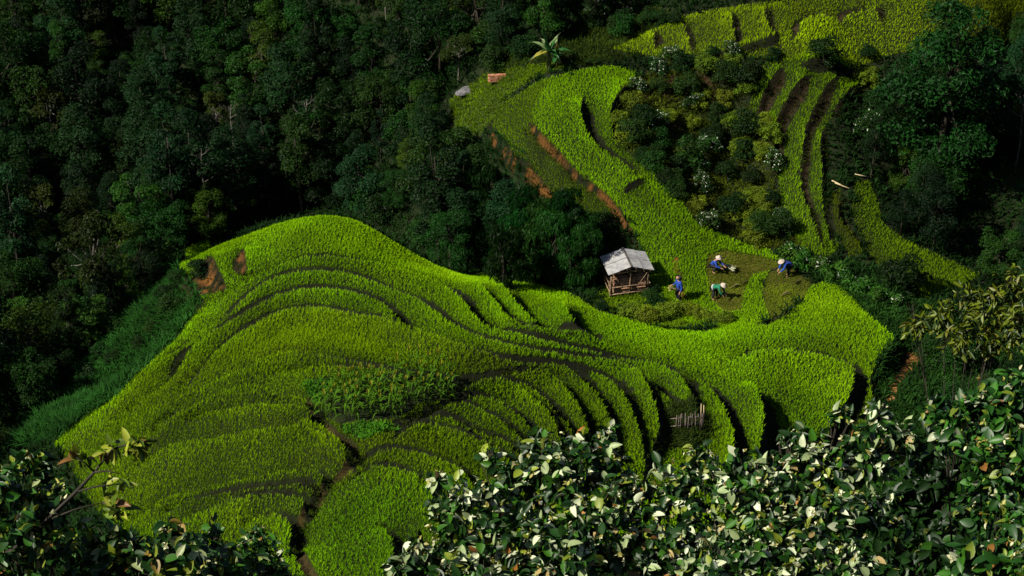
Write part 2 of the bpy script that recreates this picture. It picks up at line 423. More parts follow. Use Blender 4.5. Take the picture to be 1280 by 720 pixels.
def ground_material():
    m, nt, b = mat('hillside_earth')
    N = nt.nodes
    at = N.new('ShaderNodeAttribute'); at.attribute_name = 'col'
    tc = N.new('ShaderNodeTexCoord')
    n1 = N.new('ShaderNodeTexNoise'); n1.inputs['Scale'].default_value = 1.3; n1.inputs['Detail'].default_value = 8
    n2 = N.new('ShaderNodeTexNoise'); n2.inputs['Scale'].default_value = 9.0; n2.inputs['Detail'].default_value = 5
    for n in (n1, n2): link(nt, tc.outputs['Object'], n.inputs['Vector'])
    ad = N.new('ShaderNodeMath'); ad.operation = 'ADD'
    link(nt, n1.outputs['Fac'], ad.inputs[0]); link(nt, n2.outputs['Fac'], ad.inputs[1])
    mr = N.new('ShaderNodeMapRange'); mr.inputs['From Min'].default_value = 0.7; mr.inputs['From Max'].default_value = 1.3
    mr.inputs['To Min'].default_value = 0.45; mr.inputs['To Max'].default_value = 1.5
    link(nt, ad.outputs[0], mr.inputs['Value'])
    vm = N.new('ShaderNodeVectorMath'); vm.operation = 'SCALE'
    link(nt, at.outputs['Color'], vm.inputs[0]); link(nt, mr.outputs['Result'], vm.inputs['Scale'])
    link(nt, vm.outputs['Vector'], b.inputs['Base Color'])
    b.inputs['Roughness'].default_value = 0.95; b.inputs['Specular IOR Level'].default_value = 0.1
    bp = N.new('ShaderNodeBump'); bp.inputs['Strength'].default_value = 0.7; bp.inputs['Distance'].default_value = 0.12
    link(nt, ad.outputs[0], bp.inputs['Height']); link(nt, bp.outputs[0], b.inputs['Normal'])
    return m
M_GROUND = ground_material()

# ------------------------------------------------------------------ mesh helpers
def put(name, me, m=None, parent=None):
    o = bpy.data.objects.new(name, me)
    COL.objects.link(o)
    if m is not None and me is not None and not len(me.materials):
        me.materials.append(m)
    if parent is not None:
        o.parent = parent
    return o
def quad_mesh(name, V, F, C=None, smooth=False):
    me = bpy.data.meshes.new(name)
    V = np.ascontiguousarray(V, np.float32); F = np.ascontiguousarray(F, np.int32)
    k = F.shape[1]
    me.vertices.add(len(V)); me.vertices.foreach_set('co', V.ravel())
    me.loops.add(F.size); me.loops.foreach_set('vertex_index', F.ravel())
    me.polygons.add(len(F)); me.polygons.foreach_set('loop_start', np.arange(0, F.size, k, dtype=np.int32))
    me.polygons.foreach_set('loop_total', np.full(len(F), k, np.int32))
    me.polygons.foreach_set('use_smooth', np.full(len(F), smooth, bool))
    if C is not None:
        a = me.attributes.new('col', 'FLOAT_COLOR', 'POINT')
        C4 = np.ones((len(V), 4), np.float32); C4[:, :3] = C
        a.data.foreach_set('color', C4.ravel())
    me.update(calc_edges=True)
    return me
def tag(o, label=None, cat=None, group=None, kind=None):
    if label: o['label'] = label
    if cat: o['category'] = cat
    if group: o['group'] = group
    if kind: o['kind'] = kind
    return o
def empty(name, loc=(0, 0, 0), rz=0.0):
    o = bpy.data.objects.new(name, None)
    COL.objects.link(o)
    o.empty_display_size = 0.3
    o.location = loc; o.rotation_euler = (0, 0, rz)
    return o
def dup(root, loc, rz=0.0, sc=(1, 1, 1), label=None, group=None, cat=None):
    r = root.copy(); COL.objects.link(r)
    r.location = loc; r.rotation_euler = (0, 0, rz); r.scale = sc
    if label: r['label'] = label
    if group: r['group'] = group
    if cat: r['category'] = cat
    for ch in list(root.children):
        c = ch.copy(); COL.objects.link(c); c.parent = r
        for g in list(ch.children):
            d = g.copy(); COL.objects.link(d); d.parent = c
    return r
class MB:
    def __init__(s): s.v = []; s.f = []
    def tube(s, P, rad, n=6, cap=True):
        P = [Vector(p) for p in P]
        if not hasattr(rad, '__len__'): rad = [rad] * len(P)
        b0 = len(s.v); ref = Vector((0, 0, 1))
        for i, p in enumerate(P):
            d = (P[min(i + 1, len(P) - 1)] - P[max(i - 1, 0)]).normalized()
            r = ref if abs(d.dot(ref)) < 0.95 else Vector((1, 0, 0))
            a = d.cross(r).normalized(); c = d.cross(a)
            for k in range(n):
                th = 2 * math.pi * k / n
                s.v.append(p + (a * math.cos(th) + c * math.sin(th)) * rad[i])
        for i in range(len(P) - 1):
            for k in range(n):
                k2 = (k + 1) % n
                s.f.append((b0 + i * n + k, b0 + i * n + k2, b0 + (i + 1) * n + k2, b0 + (i + 1) * n + k))
        if cap:
            s.f.append(tuple(b0 + k for k in reversed(range(n))))
            s.f.append(tuple(b0 + (len(P) - 1) * n + k for k in range(n)))
        return s
    def box(s, c, d, rot=None, jit=0.0):
        b0 = len(s.v); c = Vector(c)
        for x in (-1, 1):
            for y in (-1, 1):
                for z in (-1, 1):
                    p = Vector((x * d[0] / 2, y * d[1] / 2, z * d[2] / 2))
                    if rot: p.rotate(rot)
                    s.v.append(c + p + Vector((random.uniform(-jit, jit), random.uniform(-jit, jit), random.uniform(-jit, jit))))
        for q in ((0, 1, 3, 2), (4, 6, 7, 5), (0, 4, 5, 1), (2, 3, 7, 6), (0, 2, 6, 4), (1, 5, 7, 3)):
            s.f.append(tuple(b0 + i for i in q))
        return s
    def build(s, name, m, parent=None, smooth=False):
        me = bpy.data.meshes.new(name)
        me.from_pydata([tuple(v) for v in s.v], [], s.f)
        bm = bmesh.new(); bm.from_mesh(me); bmesh.ops.recalc_face_normals(bm, faces=bm.faces); bm.to_mesh(me); bm.free()
        if smooth:
            me.polygons.foreach_set('use_smooth', np.ones(len(me.polygons), bool))
        return put(name, me, m, parent)

# ------------------------------------------------------------------ the ground: one sheet
def axis(lo, hi, fine, far_lo, far_hi):
    a = list(np.arange(lo, hi, fine))
    s, x, left = fine, lo, []
    while x > far_lo:
        s = min(s * 1.25, 40); x -= s; left.append(x)
    s, x, right = fine, a[-1], []
    while x < far_hi:
        s = min(s * 1.25, 40); x += s; right.append(x)
    return np.array(left[::-1] + a + right)
GX = axis(-36, 36, 0.16, -420, 420)
GY = axis(58, 142, 0.16, -320, 620)
XX, YY = np.meshgrid(GX, GY)
xf, yf = XX.ravel(), YY.ravel()
bx, by = np.clip(xf, -70, 70), np.clip(yf, -60, 225)
zb = base_z(bx, by)
out = np.hypot(xf - bx, np.where(yf > by, yf - by, 0))
zb = zb + out * 0.28 + np.where(yf < -60, (-60 - yf) * 0.3, 0)
dz, bank, soil, orange = steps(xf, yf)
_rs = np.random.RandomState(3)
zz = zb + dz
C = np.empty((len(xf), 3)); C[:] = (0.005, 0.008, 0.002)
def paint(mask, c): C[mask] = c
rice_dirt = (0.005, 0.0085, 0.0008)
for k in ('spur', 'upper', 'top', 'strips', 'strip_e', 'strip_f'):
    paint(inside(xf, yf, Z[k]), rice_dirt)
paint(inside(xf, yf, Z['gully']), (0.006, 0.009, 0.002))
paint(inside(xf, yf, Z['earth']) & (noise2(xf, yf, 1.3, 51) > 0.45), (0.017, 0.0085, 0.004))
paint(inside(xf, yf, Z['weed']), (0.010, 0.017, 0.001))
paint(inside(xf, yf, Z['hutyard']), (0.015, 0.022, 0.003))
paint(inside(xf, yf, Z['cut_a']), (0.036, 0.034, 0.004)); paint(inside(xf, yf, Z['cut_b']), (0.028, 0.026, 0.004))
paint(inside(xf, yf, Z['scar']), (0.08, 0.04, 0.008))
paint(inside(xf, yf, Z['rightbank']), (0.008, 0.014, 0.003))
paint(inside(xf, yf, Z['orangepath']), (0.15, 0.066, 0.018))
d, t = seg_dist(xf, yf, SOILPATH); paint(np.abs(d) < 0.22, (0.16, 0.08, 0.028))
d, t = seg_dist(xf, yf, GULLY)
gm = np.abs(d) < 0.3
C[gm] = (0.018, 0.013, 0.003)
zz -= 0.4 * np.clip(1 - np.abs(d) / 0.45, 0, 1)
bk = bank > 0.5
C[bk] = (0.0028, 0.0036, 0.0006)  # bank shade painted into the ground as a near black strip
C = C * (1 - soil[:, None]) + soil[:, None] * np.array((0.012, 0.008, 0.003))
C = C * (1 - orange[:, None]) + orange[:, None] * np.array((0.062, 0.025, 0.005))
nx, ny = len(GX), len(GY)
idx = np.arange(nx * ny).reshape(ny, nx)
F = np.stack([idx[:-1, :-1], idx[:-1, 1:], idx[1:, 1:], idx[1:, :-1]], -1).reshape(-1, 4)
ground = put('ground', quad_mesh('ground', np.stack([xf, yf, zz], 1), F, C, True), M_GROUND)
tag(ground, 'terraced hillside earth under the rice fields and the forest', None, None, 'structure')

# ------------------------------------------------------------------ rice, stubble, grass, corn
def blades(PX, PY, PZ, per, length, width, lean, colf, rs, droop=0.25):
    """per blades at each point: a folded diamond each"""
    n = len(PX)
    px = np.repeat(PX, per); py = np.repeat(PY, per); pz = np.repeat(PZ, per)
    N = len(px)
    az = rs.uniform(0, 2 * np.pi, N)
    ln = np.repeat(np.broadcast_to(length, n), per) * rs.uniform(0.65, 1.15, N)
    le = lean * rs.uniform(0.15, 1.25, N)
    dx, dy = np.cos(az) * np.sin(le), np.sin(az) * np.sin(le)
    dzv = np.cos(le)
    bxv, byv = -np.sin(az), np.cos(az)
    off = rs.uniform(0.0, 0.05, N)
    x0, y0 = px + np.cos(az) * off, py + np.sin(az) * off
    w = np.broadcast_to(width, N) * rs.uniform(0.7, 1.2, N) * 0.5
    m = 0.55
    V = np.empty((N, 4, 3), np.float32)
    V[:, 0] = np.stack([x0, y0, pz - 0.03], 1)
    mid = np.stack([x0 + dx * ln * m, y0 + dy * ln * m, pz + dzv * ln * m], 1)
    sd = np.stack([bxv * w, byv * w, np.zeros(N)], 1)
    V[:, 1] = mid + sd; V[:, 3] = mid - sd
    out = 1 + droop
    V[:, 2] = np.stack([x0 + dx * ln * out, y0 + dy * ln * out, pz + dzv * ln * (1 - droop * le)], 1)
    c = np.repeat(colf, per, 0) * rs.uniform(0.8, 1.2, (N, 1))
    Cc = np.repeat(c[:, None, :], 4, 1)
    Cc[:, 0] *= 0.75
    return V.reshape(-1, 3), np.arange(N * 4).reshape(N, 4), Cc.reshape(-1, 3)
def scatter(pg, sx, sy, jit, rs):
    x0, y0 = pg.min(0) - 0.2; x1, y1 = pg.max(0) + 0.2
    gx, gy = np.meshgrid(np.arange(x0, x1, sx), np.arange(y0, y1, sy))
    gx = gx.ravel() + rs.uniform(-jit, jit, gx.size) * sx
    gy = gy.ravel() + rs.uniform(-jit, jit, gy.size) * sy
    m = inside(gx, gy, pg)
    return gx[m], gy[m]
BRIGHT = np.array((0.132, 0.268, 0.0016)); OLIVE = np.array((0.104, 0.188, 0.001)); DEEP = np.array((0.06, 0.125, 0.004))
def rice(name, pg, label, colour, holes=(), sx=0.2, sy=0.055, length=0.21, per=5, seed=1, lean=0.42, width=0.024, cat='rice'):
    rs = np.random.RandomState(seed)
    x, y = scatter(pg, sx, sy, 0.4, rs)
    keep = np.ones(len(x), bool)
    for h in holes: keep &= ~inside(x, y, Z[h])
    d, t = seg_dist(x, y, GULLY); keep &= np.abs(d) > 0.26
    dzv, bk, so, og = steps(x, y)
    keep &= bk < 0.5
    x, y, dzv = x[keep], y[keep], dzv[keep]
    z = base_z(x, y) + dzv
    c = colour(x, y, rs)
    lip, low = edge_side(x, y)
    c = c * (1 + 0.28 * lip - 0.40 * low)[:, None]  # sunlit lips and darker terrace backs painted into the rice colour
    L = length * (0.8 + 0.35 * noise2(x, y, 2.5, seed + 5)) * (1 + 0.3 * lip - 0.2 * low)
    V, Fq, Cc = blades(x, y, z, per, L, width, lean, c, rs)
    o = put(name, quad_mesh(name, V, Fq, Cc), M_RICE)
    tag(o, label, cat, None, 'stuff')
    print(name, len(x), 'clumps')
    return o
def col_spur(x, y, rs):
    t = np.zeros(len(x))
    m = inside(x, y, Z['olive'])
    for k in range(8):
        t += inside(x + 2.2 * math.cos(k * .785) * (1 + k % 2) / 2, y + 2.2 * math.sin(k * .785) * (1 + k % 2) / 2, Z['olive']) / 8
    t = np.clip(t + (noise2(x, y, 3.0, 4) - 0.5) * 0.6, 0, 1)[:, None]
    c = BRIGHT * (1 - t) + OLIVE * t
    g = np.zeros(len(x))
    for k in range(6):
        g += inside(x + 1.2 * math.cos(k * 1.05), y + 1.2 * math.sin(k * 1.05), Z['deep']) / 6
    c = c * (1 - g[:, None]) + np.array((0.072, 0.165, 0.0015)) * g[:, None]
    n = noise2(x, y, 6.0, 9)[:, None]; n2 = noise2(x, y, 1.7, 10)[:, None]
    return c * (0.8 + 0.3 * n + 0.1 * n2) * (1 + np.array((0.16, 0.0, 0)) * (noise2(x, y, 4.0, 12)[:, None] - .5))
def col_upper(x, y, rs):
    c = np.empty((len(x), 3)); c[:] = BRIGHT
    c[inside(x, y, Z['upolive'])] = (0.10, 0.18, 0.001)
    return c * (0.85 + 0.3 * noise2(x, y, 4.0, 3)[:, None])
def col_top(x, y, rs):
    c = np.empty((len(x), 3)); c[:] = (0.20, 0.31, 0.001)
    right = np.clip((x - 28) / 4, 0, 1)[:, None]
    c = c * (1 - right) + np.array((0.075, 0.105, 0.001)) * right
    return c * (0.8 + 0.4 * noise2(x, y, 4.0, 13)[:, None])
def flat(c):
    return lambda x, y, rs: np.array(c) * (0.8 + 0.4 * noise2(x, y, 3.0, 21)[:, None])
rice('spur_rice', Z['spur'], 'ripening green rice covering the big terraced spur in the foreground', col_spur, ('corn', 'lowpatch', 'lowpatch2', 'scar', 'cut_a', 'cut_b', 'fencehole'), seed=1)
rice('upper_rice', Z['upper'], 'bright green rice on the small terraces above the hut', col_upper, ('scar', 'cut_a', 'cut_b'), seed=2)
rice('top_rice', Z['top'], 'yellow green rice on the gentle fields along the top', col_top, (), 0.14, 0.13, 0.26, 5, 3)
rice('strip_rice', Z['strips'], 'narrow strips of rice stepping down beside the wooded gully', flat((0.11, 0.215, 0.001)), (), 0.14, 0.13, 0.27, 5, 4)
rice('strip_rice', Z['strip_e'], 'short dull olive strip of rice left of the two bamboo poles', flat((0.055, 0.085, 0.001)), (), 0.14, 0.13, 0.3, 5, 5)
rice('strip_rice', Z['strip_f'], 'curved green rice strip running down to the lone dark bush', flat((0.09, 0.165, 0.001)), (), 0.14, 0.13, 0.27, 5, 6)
rice('tea_rows', Z['tea'], 'dark bluish green crop rows at the right edge below the pale trunk', flat((0.016, 0.07, 0.008)), (), 0.3, 0.2, 0.3, 8, 7, cat='crop')

def grass(name, zones, label, colour, sx, length, width, per, seed, lean=0.7, cat='grass', holes=(), thin=None):
    rs = np.random.RandomState(seed)
    A = []
    for zn in zones:
        x, y = scatter(Z[zn] if isinstance(zn, str) else zn, sx, sx, 0.5, rs)
        keep = np.ones(len(x), bool)
        for h in holes: keep &= ~inside(x, y, Z[h])
        if thin: keep &= noise2(x, y, 1.6, seed) > thin
        x, y = x[keep], y[keep]
        A.append(np.stack([x, y], 1))
    A = np.concatenate(A)
    x, y = A[:, 0], A[:, 1]
    z = ground_z(x, y)
    L = length * (0.6 + 0.8 * noise2(x, y, 1.5, seed + 3))
    c = np.array(colour) * (0.6 + 0.8 * noise2(x, y, 1.2, seed + 1)[:, None])
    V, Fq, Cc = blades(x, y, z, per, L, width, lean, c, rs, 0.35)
    o = put(name, quad_mesh(name, V, Fq, Cc), M_GRASS)
    return tag(o, label, cat, None, 'stuff')
grass('rice_stubble', ('cut_a', 'cut_b'), 'short brownish stubble and cut straw where the workers harvest', (0.064, 0.092, 0.002), 0.15, 0.17, 0.028, 6, 11, 0.9, 'stubble')
grass('slope_grass', ('leftslope',), 'tall bluish green grass on the slope left of the rice spur', (0.009, 0.040, 0.005), 0.24, 0.75, 0.085, 8, 12, 0.75)
grass('bank_grass', ('rightbank',), 'dark green grass and weeds on the bank right of the spur', (0.010, 0.034, 0.004), 0.26, 0.6, 0.075, 8, 13, 0.8, holes=('orangepath',))
grass('terrace_slope_grass', ('terraceslope',), 'dark teal grass on the slope below the orange terrace edge', (0.007, 0.034, 0.006), 0.22, 0.4, 0.05, 7, 19, 0.8)
grass('gully_grass', ('gully',), 'rough yellowish grass and weeds in the gully between the fields', (0.032, 0.045, 0.002), 0.24, 0.42, 0.055, 7, 14, 0.85, thin=0.2)
BARE = np.array([hit(u, v)[:2] for u, v in ((850, 95), (900, 92), (940, 110), (945, 165), (900, 185), (855, 150))])
grass('rim_grass', ('rim', 'fencehole', BARE), 'dark weeds on the rim of the top fields and round the stake fence', (0.016, 0.03, 0.002), 0.22, 0.42, 0.05, 7, 23, 0.85)
grass('yard_grass', ('hutyard', 'weed', 'scar'), 'yellow green weeds around the hut and the field corners', (0.058, 0.105, 0.001), 0.18, 0.32, 0.05, 7, 15, 0.85)
grass('vegetable_patch', ('lowpatch', 'lowpatch2'), 'low fresh green vegetables on both ends of the corn patch', (0.028, 0.095, 0.004), 0.2, 0.26, 0.08, 7, 16, 0.9, 'vegetables')
# weeds on the banks between the fields
rs = np.random.RandomState(31)
bx_, by_ = [], []
for e in EDGES:
    L = e['line']
    seg = np.diff(L, axis=0); ln = np.linalg.norm(seg, axis=1)
    k = int(ln.sum() * (9 + (16 * float(np.mean(e['occ'])) if 'occ' in e else 0)))
    s = rs.choice(len(seg), k, p=ln / ln.sum()); t = rs.rand(k)[:, None]
    nrm = np.stack([-seg[:, 1], seg[:, 0]], 1) / ln[:, None]
    q = L[s] + seg[s] * t + nrm[s] * (rs.uniform(0.0, 0.4, (k, 1)) + rs.rand(k, 1) * (e['gap'] * 0.7 + (float(np.mean(e['occ'])) if 'occ' in e else 0.0)))
    m = rs.rand(k) < (0.8 if e['bank'] == 'orange' else 1.0)
    bx_.append(q[m, 0]); by_.append(q[m, 1])
bx_, by_ = np.concatenate(bx_), np.concatenate(by_)
cw = np.array((0.013, 0.022, 0.0015)) * (0.5 + noise2(bx_, by_, 1.0, 8)[:, None])
V, Fq, Cc = blades(bx_, by_, ground_z(bx_, by_), 6, 0.24, 0.045, 0.8, cw, rs, 0.4)
tag(put('bank_weeds', quad_mesh('bank_weeds', V, Fq, Cc), M_GRASS), 'short weeds growing on the earth banks between the rice terraces', 'weeds', None, 'stuff')
# leaf litter and undergrowth below the trees
VIEWED = np.array([(-40., 84), (-22, 64), (22, 64), (40, 84), (46, 156), (-46, 156)])
grass('undergrowth', (VIEWED,), 'dark fern and weed undergrowth on the forest floor', (0.004, 0.015, 0.002), 0.42, 0.6, 0.12, 7, 17, 0.95, 'undergrowth', holes=('spur', 'upper', 'top', 'strips', 'strip_e', 'strip_f', 'tea', 'hutyard', 'leftslope', 'orangepath', 'gully', 'weed', 'cut_a', 'cut_b', 'scar', 'rim', 'fencehole'))

# corn: single plants
def corn_mesh(rs):
    V, Fq, C = [], [], []
    h = rs.uniform(1.25, 1.7)
    def strip(pts, wid, col):
        b = len(V)
        for p, w in zip(pts, wid):
            V.append(p - w); V.append(p + w); C.append(col); C.append(col)
        for i in range(len(pts) - 1):
            Fq.append((b + 2 * i, b + 2 * i + 1, b + 2 * i + 3, b + 2 * i + 2))
    for a in (0, math.pi / 2):
        w = np.array((math.cos(a), math.sin(a), 0)) * 0.022
        strip([np.array((0, 0, 0.)), np.array((0, 0, h))], [w, w * 0.5], (0.035, 0.075, 0.005))
    for k in range(9):
        z0 = h * (0.15 + 0.8 * k / 9); a = k * 2.6 + rs.uniform(-.5, .5); L = rs.uniform(0.45, 0.75)
        d = np.array((math.cos(a), math.sin(a), 0)); s = np.array((-math.sin(a), math.cos(a), 0))
        pts = [np.array((0, 0, z0)) + d * L * t + np.array((0, 0, 1)) * (0.35 * math.sin(t * 2.6) - 0.25 * t * t) for t in (0, .35, .7, 1)]
        g = rs.uniform(0.6, 1.3)
        strip(pts, [s * w for w in (0.022, 0.042, 0.03, 0.005)], (0.034 * g, 0.085 * g, 0.003 * g))
    for k in range(6):
        a = k * 1.05; d = np.array((math.cos(a) * 0.35, math.sin(a) * 0.35, 1)); s = np.array((-math.sin(a), math.cos(a), 0)) * 0.02
        strip([np.array((0, 0, h)), np.array((0, 0, h)) + d * 0.25], [s, s * 0.6], (0.15, 0.15, 0.01))
    return quad_mesh('corn_plant', np.array(V), np.array(Fq), np.array(C))
rs = np.random.RandomState(41)
cm = [corn_mesh(rs) for _ in range(5)]
x, y = scatter(Z['corn'], 0.55, 0.8, 0.3, rs)
z = ground_z(x, y)
for i in range(len(x)):
    o = put('corn_plant', cm[i % 5], M_GRASS)
    o.location = (x[i], y[i], z[i] - 0.02); o.rotation_euler = (0, 0, rs.uniform(0, 6.28)); s = rs.uniform(0.8, 1.15); o.scale = (s, s, s)
    tag(o, 'leafy corn plant with a pale tassel in the dark patch amid the rice', 'corn plant', 'corn plants in the patch on the spur')
print('corn', len(x))

# ------------------------------------------------------------------ trees and shrubs
def leaf_cloud(rs, lobes, n, size, col, col2=None, p2=0.0, droop=0.0, up=0.45, inner=0.3, aspect=0.42):
    lob = np.array(lobes)
    wts = lob[:, 3] ** 2; wts /= wts.sum()
    k = rs.choice(len(lob), n, p=wts)
    d = rs.normal(size=(n, 3)); d /= np.linalg.norm(d, axis=1)[:, None]
    d[:, 2] = np.where(d[:, 2] < -0.35, -d[:, 2], d[:, 2])
    sh = 1 - inner * rs.rand(n) ** 1.5
    bump = 1 + 0.13 * np.sin(d[:, 0] * 7 + k * 1.7) * np.sin(d[:, 1] * 6 + k) + 0.1 * np.sin(d[:, 2] * 9 + k * 2.3)
    p = lob[k, :3] + d * (lob[k, 3] * sh * bump)[:, None] * np.array((1, 1, 0.82))
    nr = d * 0.6 + rs.normal(size=(n, 3)) * 0.5 + np.array((0, 0, up))
    nr /= np.linalg.norm(nr, axis=1)[:, None]
    t = np.cross(nr, rs.normal(size=(n, 3))); t /= np.linalg.norm(t, axis=1)[:, None] + 1e-9
    if droop:
        t = t * (1 - droop) + (d * 0.5 - np.array((0, 0, 1))) * droop
        t /= np.linalg.norm(t, axis=1)[:, None]
    b = np.cross(nr, t)
    s = size * rs.uniform(0.6, 1.3, n)[:, None]
    V = np.empty((n, 4, 3))
    V[:, 0] = p - t * s * 0.5; V[:, 2] = p + t * s * 0.5 - np.array((0, 0, 0.12)) * s
    V[:, 1] = p + b * s * aspect * 0.5 + nr * s * 0.06; V[:, 3] = p - b * s * aspect * 0.5 + nr * s * 0.06
    c = np.array(col)[None] * rs.uniform(0.5, 1.5, (n, 1)) * (0.75 + 0.5 * rs.rand(len(lob)))[k][:, None]
    if col2 is not None:
        m = rs.rand(n) < p2
        c[m] = np.array(col2) * rs.uniform(0.7, 1.2, (m.sum(), 1))
    return V.reshape(-1, 3), np.arange(n * 4).reshape(n, 4), np.repeat(c, 4, 0)
def crown_lobes(rs, H, Rr, z0, n, rl, power=1.0):
    """lobes filling an uneven dome from height z0 to H"""
    L = []
    for i in range(n):
        u = rs.rand() ** power
        z = z0 + (H - z0) * (0.08 + 0.9 * u)
        prof = math.sqrt(max(0.05, 1 - (abs((z - z0) / (H - z0) - 0.4) / 0.65) ** 2))
        a = i * 2.4 + rs.uniform(-0.5, 0.5); rr = Rr * prof * rs.uniform(0.35, 0.85)
        L.append((rr * math.cos(a), rr * math.sin(a), z - rl * 0.4, rl * rs.uniform(0.6, 1.25)))
    return L
def tree_proto(name, seed, H, Rr, z0f, nl, rl, n, size, col, label, cat='tree', group=None, bark=None, trunk_r=0.12, col2=None, p2=0, droop=0.0, aspect=0.45, power=1.0, mat_leaf=None):
    rs = np.random.RandomState(seed)
    L = crown_lobes(rs, H, Rr, H * z0f, nl, rl, power)
    root = empty(name, (0, -500, -50))
    tag(root, label, cat, group)
    V, Fq, C = leaf_cloud(rs, L, n, size, col, col2, p2, droop, aspect=aspect)
    put('crown', quad_mesh('crown', V, Fq, C), mat_leaf or M_TREE, root)
    mb = MB()
    top = Vector((rs.uniform(-.3, .3), rs.uniform(-.3, .3), H * 0.78))
    mid = Vector((rs.uniform(-.15, .15), rs.uniform(-.15, .15), H * 0.4))
    mb.tube([(0, 0, -0.5), (0, 0, 0.1), mid, top], [trunk_r * 1.5, trunk_r * 1.15, trunk_r * 0.8, trunk_r * 0.25], 7)
    for l in L[::max(1, nl // 9)]:
        s = mid.lerp(top, rs.uniform(0.0, 0.7)); e = Vector(l[:3])
        mb.tube([s, s.lerp(e, 0.5) + Vector((0, 0, -0.15)), e], [trunk_r * 0.45, trunk_r * 0.3, trunk_r * 0.1], 5)
    mb.build('trunk' if cat == 'tree' else 'stem', bark or M_BARK, root, True)
    return root
PROTO = []
def proto(*a, **k):
    r = tree_proto(*a, **k); PROTO.append(r); return r
DK = (0.0038, 0.015, 0.0014); BL = (0.003, 0.013, 0.0028); YG = (0.012, 0.029, 0.0014); MG = (0.007, 0.026, 0.0022)
T_ROUND = [proto('broadleaf_tree', 101, 6.5, 2.3, .15, 30, .8, 10000, .18, DK, 'x'), proto('broadleaf_tree', 102, 7.2, 2.0, .15, 28, .75, 10000, .18, BL, 'x')]
T_WIDE = [proto('spreading_tree', 103, 5.2, 2.7, .2, 30, .75, 9500, .18, DK, 'x'), proto('spreading_tree', 104, 5.8, 2.5, .2, 26, .75, 8500, .19, MG, 'x')]
T_TALL = [proto('slender_tree', 105, 8.2, 1.4, .2, 26, .6, 7500, .18, BL, 'x', trunk_r=0.1), proto('slender_tree', 106, 7.6, 1.3, .25, 20, .58, 6000, .18, DK, 'x', bark=M_BARK, trunk_r=0.1)]
T_PALE = [proto('light_green_tree', 107, 5.2, 1.9, .15, 26, .65, 8000, .17, YG, 'x')]
T_OPEN = [proto('open_tree', 108, 6.0, 2.1, .45, 13, .6, 2600, .22, (0.012, 0.02, 0.002), 'x', bark=M_PALEBARK, trunk_r=0.08)]
T_WEEP = [proto('bamboo_clump', 109, 5.0, 1.35, .0, 26, .55, 6500, .30, (0.0035, 0.019, 0.002), 'x', cat='bamboo', droop=0.65, aspect=0.2), proto('bamboo_clump', 110, 4.4, 1.4, .0, 26, .55, 6500, .30, (0.0045, 0.021, 0.002), 'x', cat='bamboo', droop=0.65, aspect=0.2)]
S_DARK = [proto('shrub', 111, 1.9, 1.2, .1, 14, .5, 2200, .17, MG, 'x', cat='shrub', trunk_r=0.05, mat_leaf=M_SHRUB), proto('shrub', 112, 1.5, 1.3, .1, 13, .48, 2000, .17, DK, 'x', cat='shrub', trunk_r=0.05, mat_leaf=M_SHRUB)]
S_YEL = [proto('shrub', 113, 1.3, 1.1, .08, 14, .42, 2200, .15, (0.055, 0.085, 0.003), 'x', cat='shrub', trunk_r=0.04, mat_leaf=M_SHRUB)]
S_FLOWER = [proto('flowering_shrub', 114, 1.8, 1.0, .15, 12, .42, 1500, .17, MG, 'x', cat='shrub', trunk_r=0.05, col2=(0.28, 0.31, 0.25), p2=0.09, mat_leaf=M_SHRUB)]
S_LEAFY = [proto('leafy_plant', 115, 0.8, 0.45, .1, 7, .26, 420, .17, (0.016, 0.055, 0.004), 'x', cat='plant', trunk_r=0.025, mat_leaf=M_SHRUB, droop=.3),
           proto('leafy_plant', 116, 0.7, 0.42, .1, 7, .24, 420, .15, (0.014, 0.048, 0.004), 'x', cat='plant', trunk_r=0.025, mat_leaf=M_SHRUB, col2=(0.3, 0.32, 0.26), p2=0.1)]
def plant(pr, x, y, s=1.0, label='', group=None, sz=None, sink=0.05, rz=None):
    z = ground_z([x], [y])[0]
    return dup(pr, (x, y, z - sink), random.uniform(0, 6.28) if rz is None else rz, (s, s, sz or s), label, group)
def plant_px(pr, u, v, s=1.0, label='', group=None, sz=None, dx=0, dy=0):
    p = ghit(u, v)
    return plant(pr, p[0] + dx, p[1] + dy, s, label, group, sz)

def poisson(pgs, dmin, n, rs, blockers=()):
    allp = np.concatenate(pgs)
    lo, hi = allp.min(0), allp.max(0)
    out = []
    for _ in range(n * 60):
        if len(out) >= n: break
        q = lo + (hi - lo) * rs.rand(2)
        xs, ys = np.array([q[0]]), np.array([q[1]])
        if not any(inside(xs, ys, g)[0] for g in pgs): continue
        if any((q[0] - a) ** 2 + (q[1] - b) ** 2 < dmin * dmin for a, b in out): continue
        if any((q[0] - a) ** 2 + (q[1] - b) ** 2 < r * r for a, b, r in blockers): continue
        out.append(tuple(q))
    return out
RK = [('round', T_ROUND), ('spreading', T_WIDE), ('slender', T_TALL), ('light green', T_PALE), ('thin', T_OPEN)]
def zone_word(x, y):
    """where in the forest a point lies, for the labels"""
    p = np.array([x, y, base_z([x], [y])[0] + 3.0]) - CAM
    f = p[1] * CP - p[2] * SP
    u = 640 + FPX * p[0] / f; v = 360 - FPX * (p[1] * SP + p[2] * CP) / f
    return u, v
rs = np.random.RandomState(77)
fp = poisson([Z['forest']], 2.4, 285, rs)
OPEN_PX = [np.array([tuple(map(float, t.split(','))) for t in q.split()]) for q in (
    '600,165 622,130 660,90 720,78 800,60 850,20 930,5 1140,4 1110,60 1090,110 1040,150 1035,215 1090,225 1110,290 1230,345 1130,400 1120,520 950,650 400,720 80,600 70,550 250,380 222,330 300,283 400,262 450,268 600,338 700,362 740,370 735,325 800,300 740,275 700,265 640,215',
    '1120,0 1260,0 1230,70', '1208,214 1292,185 1292,288 1240,270',)]
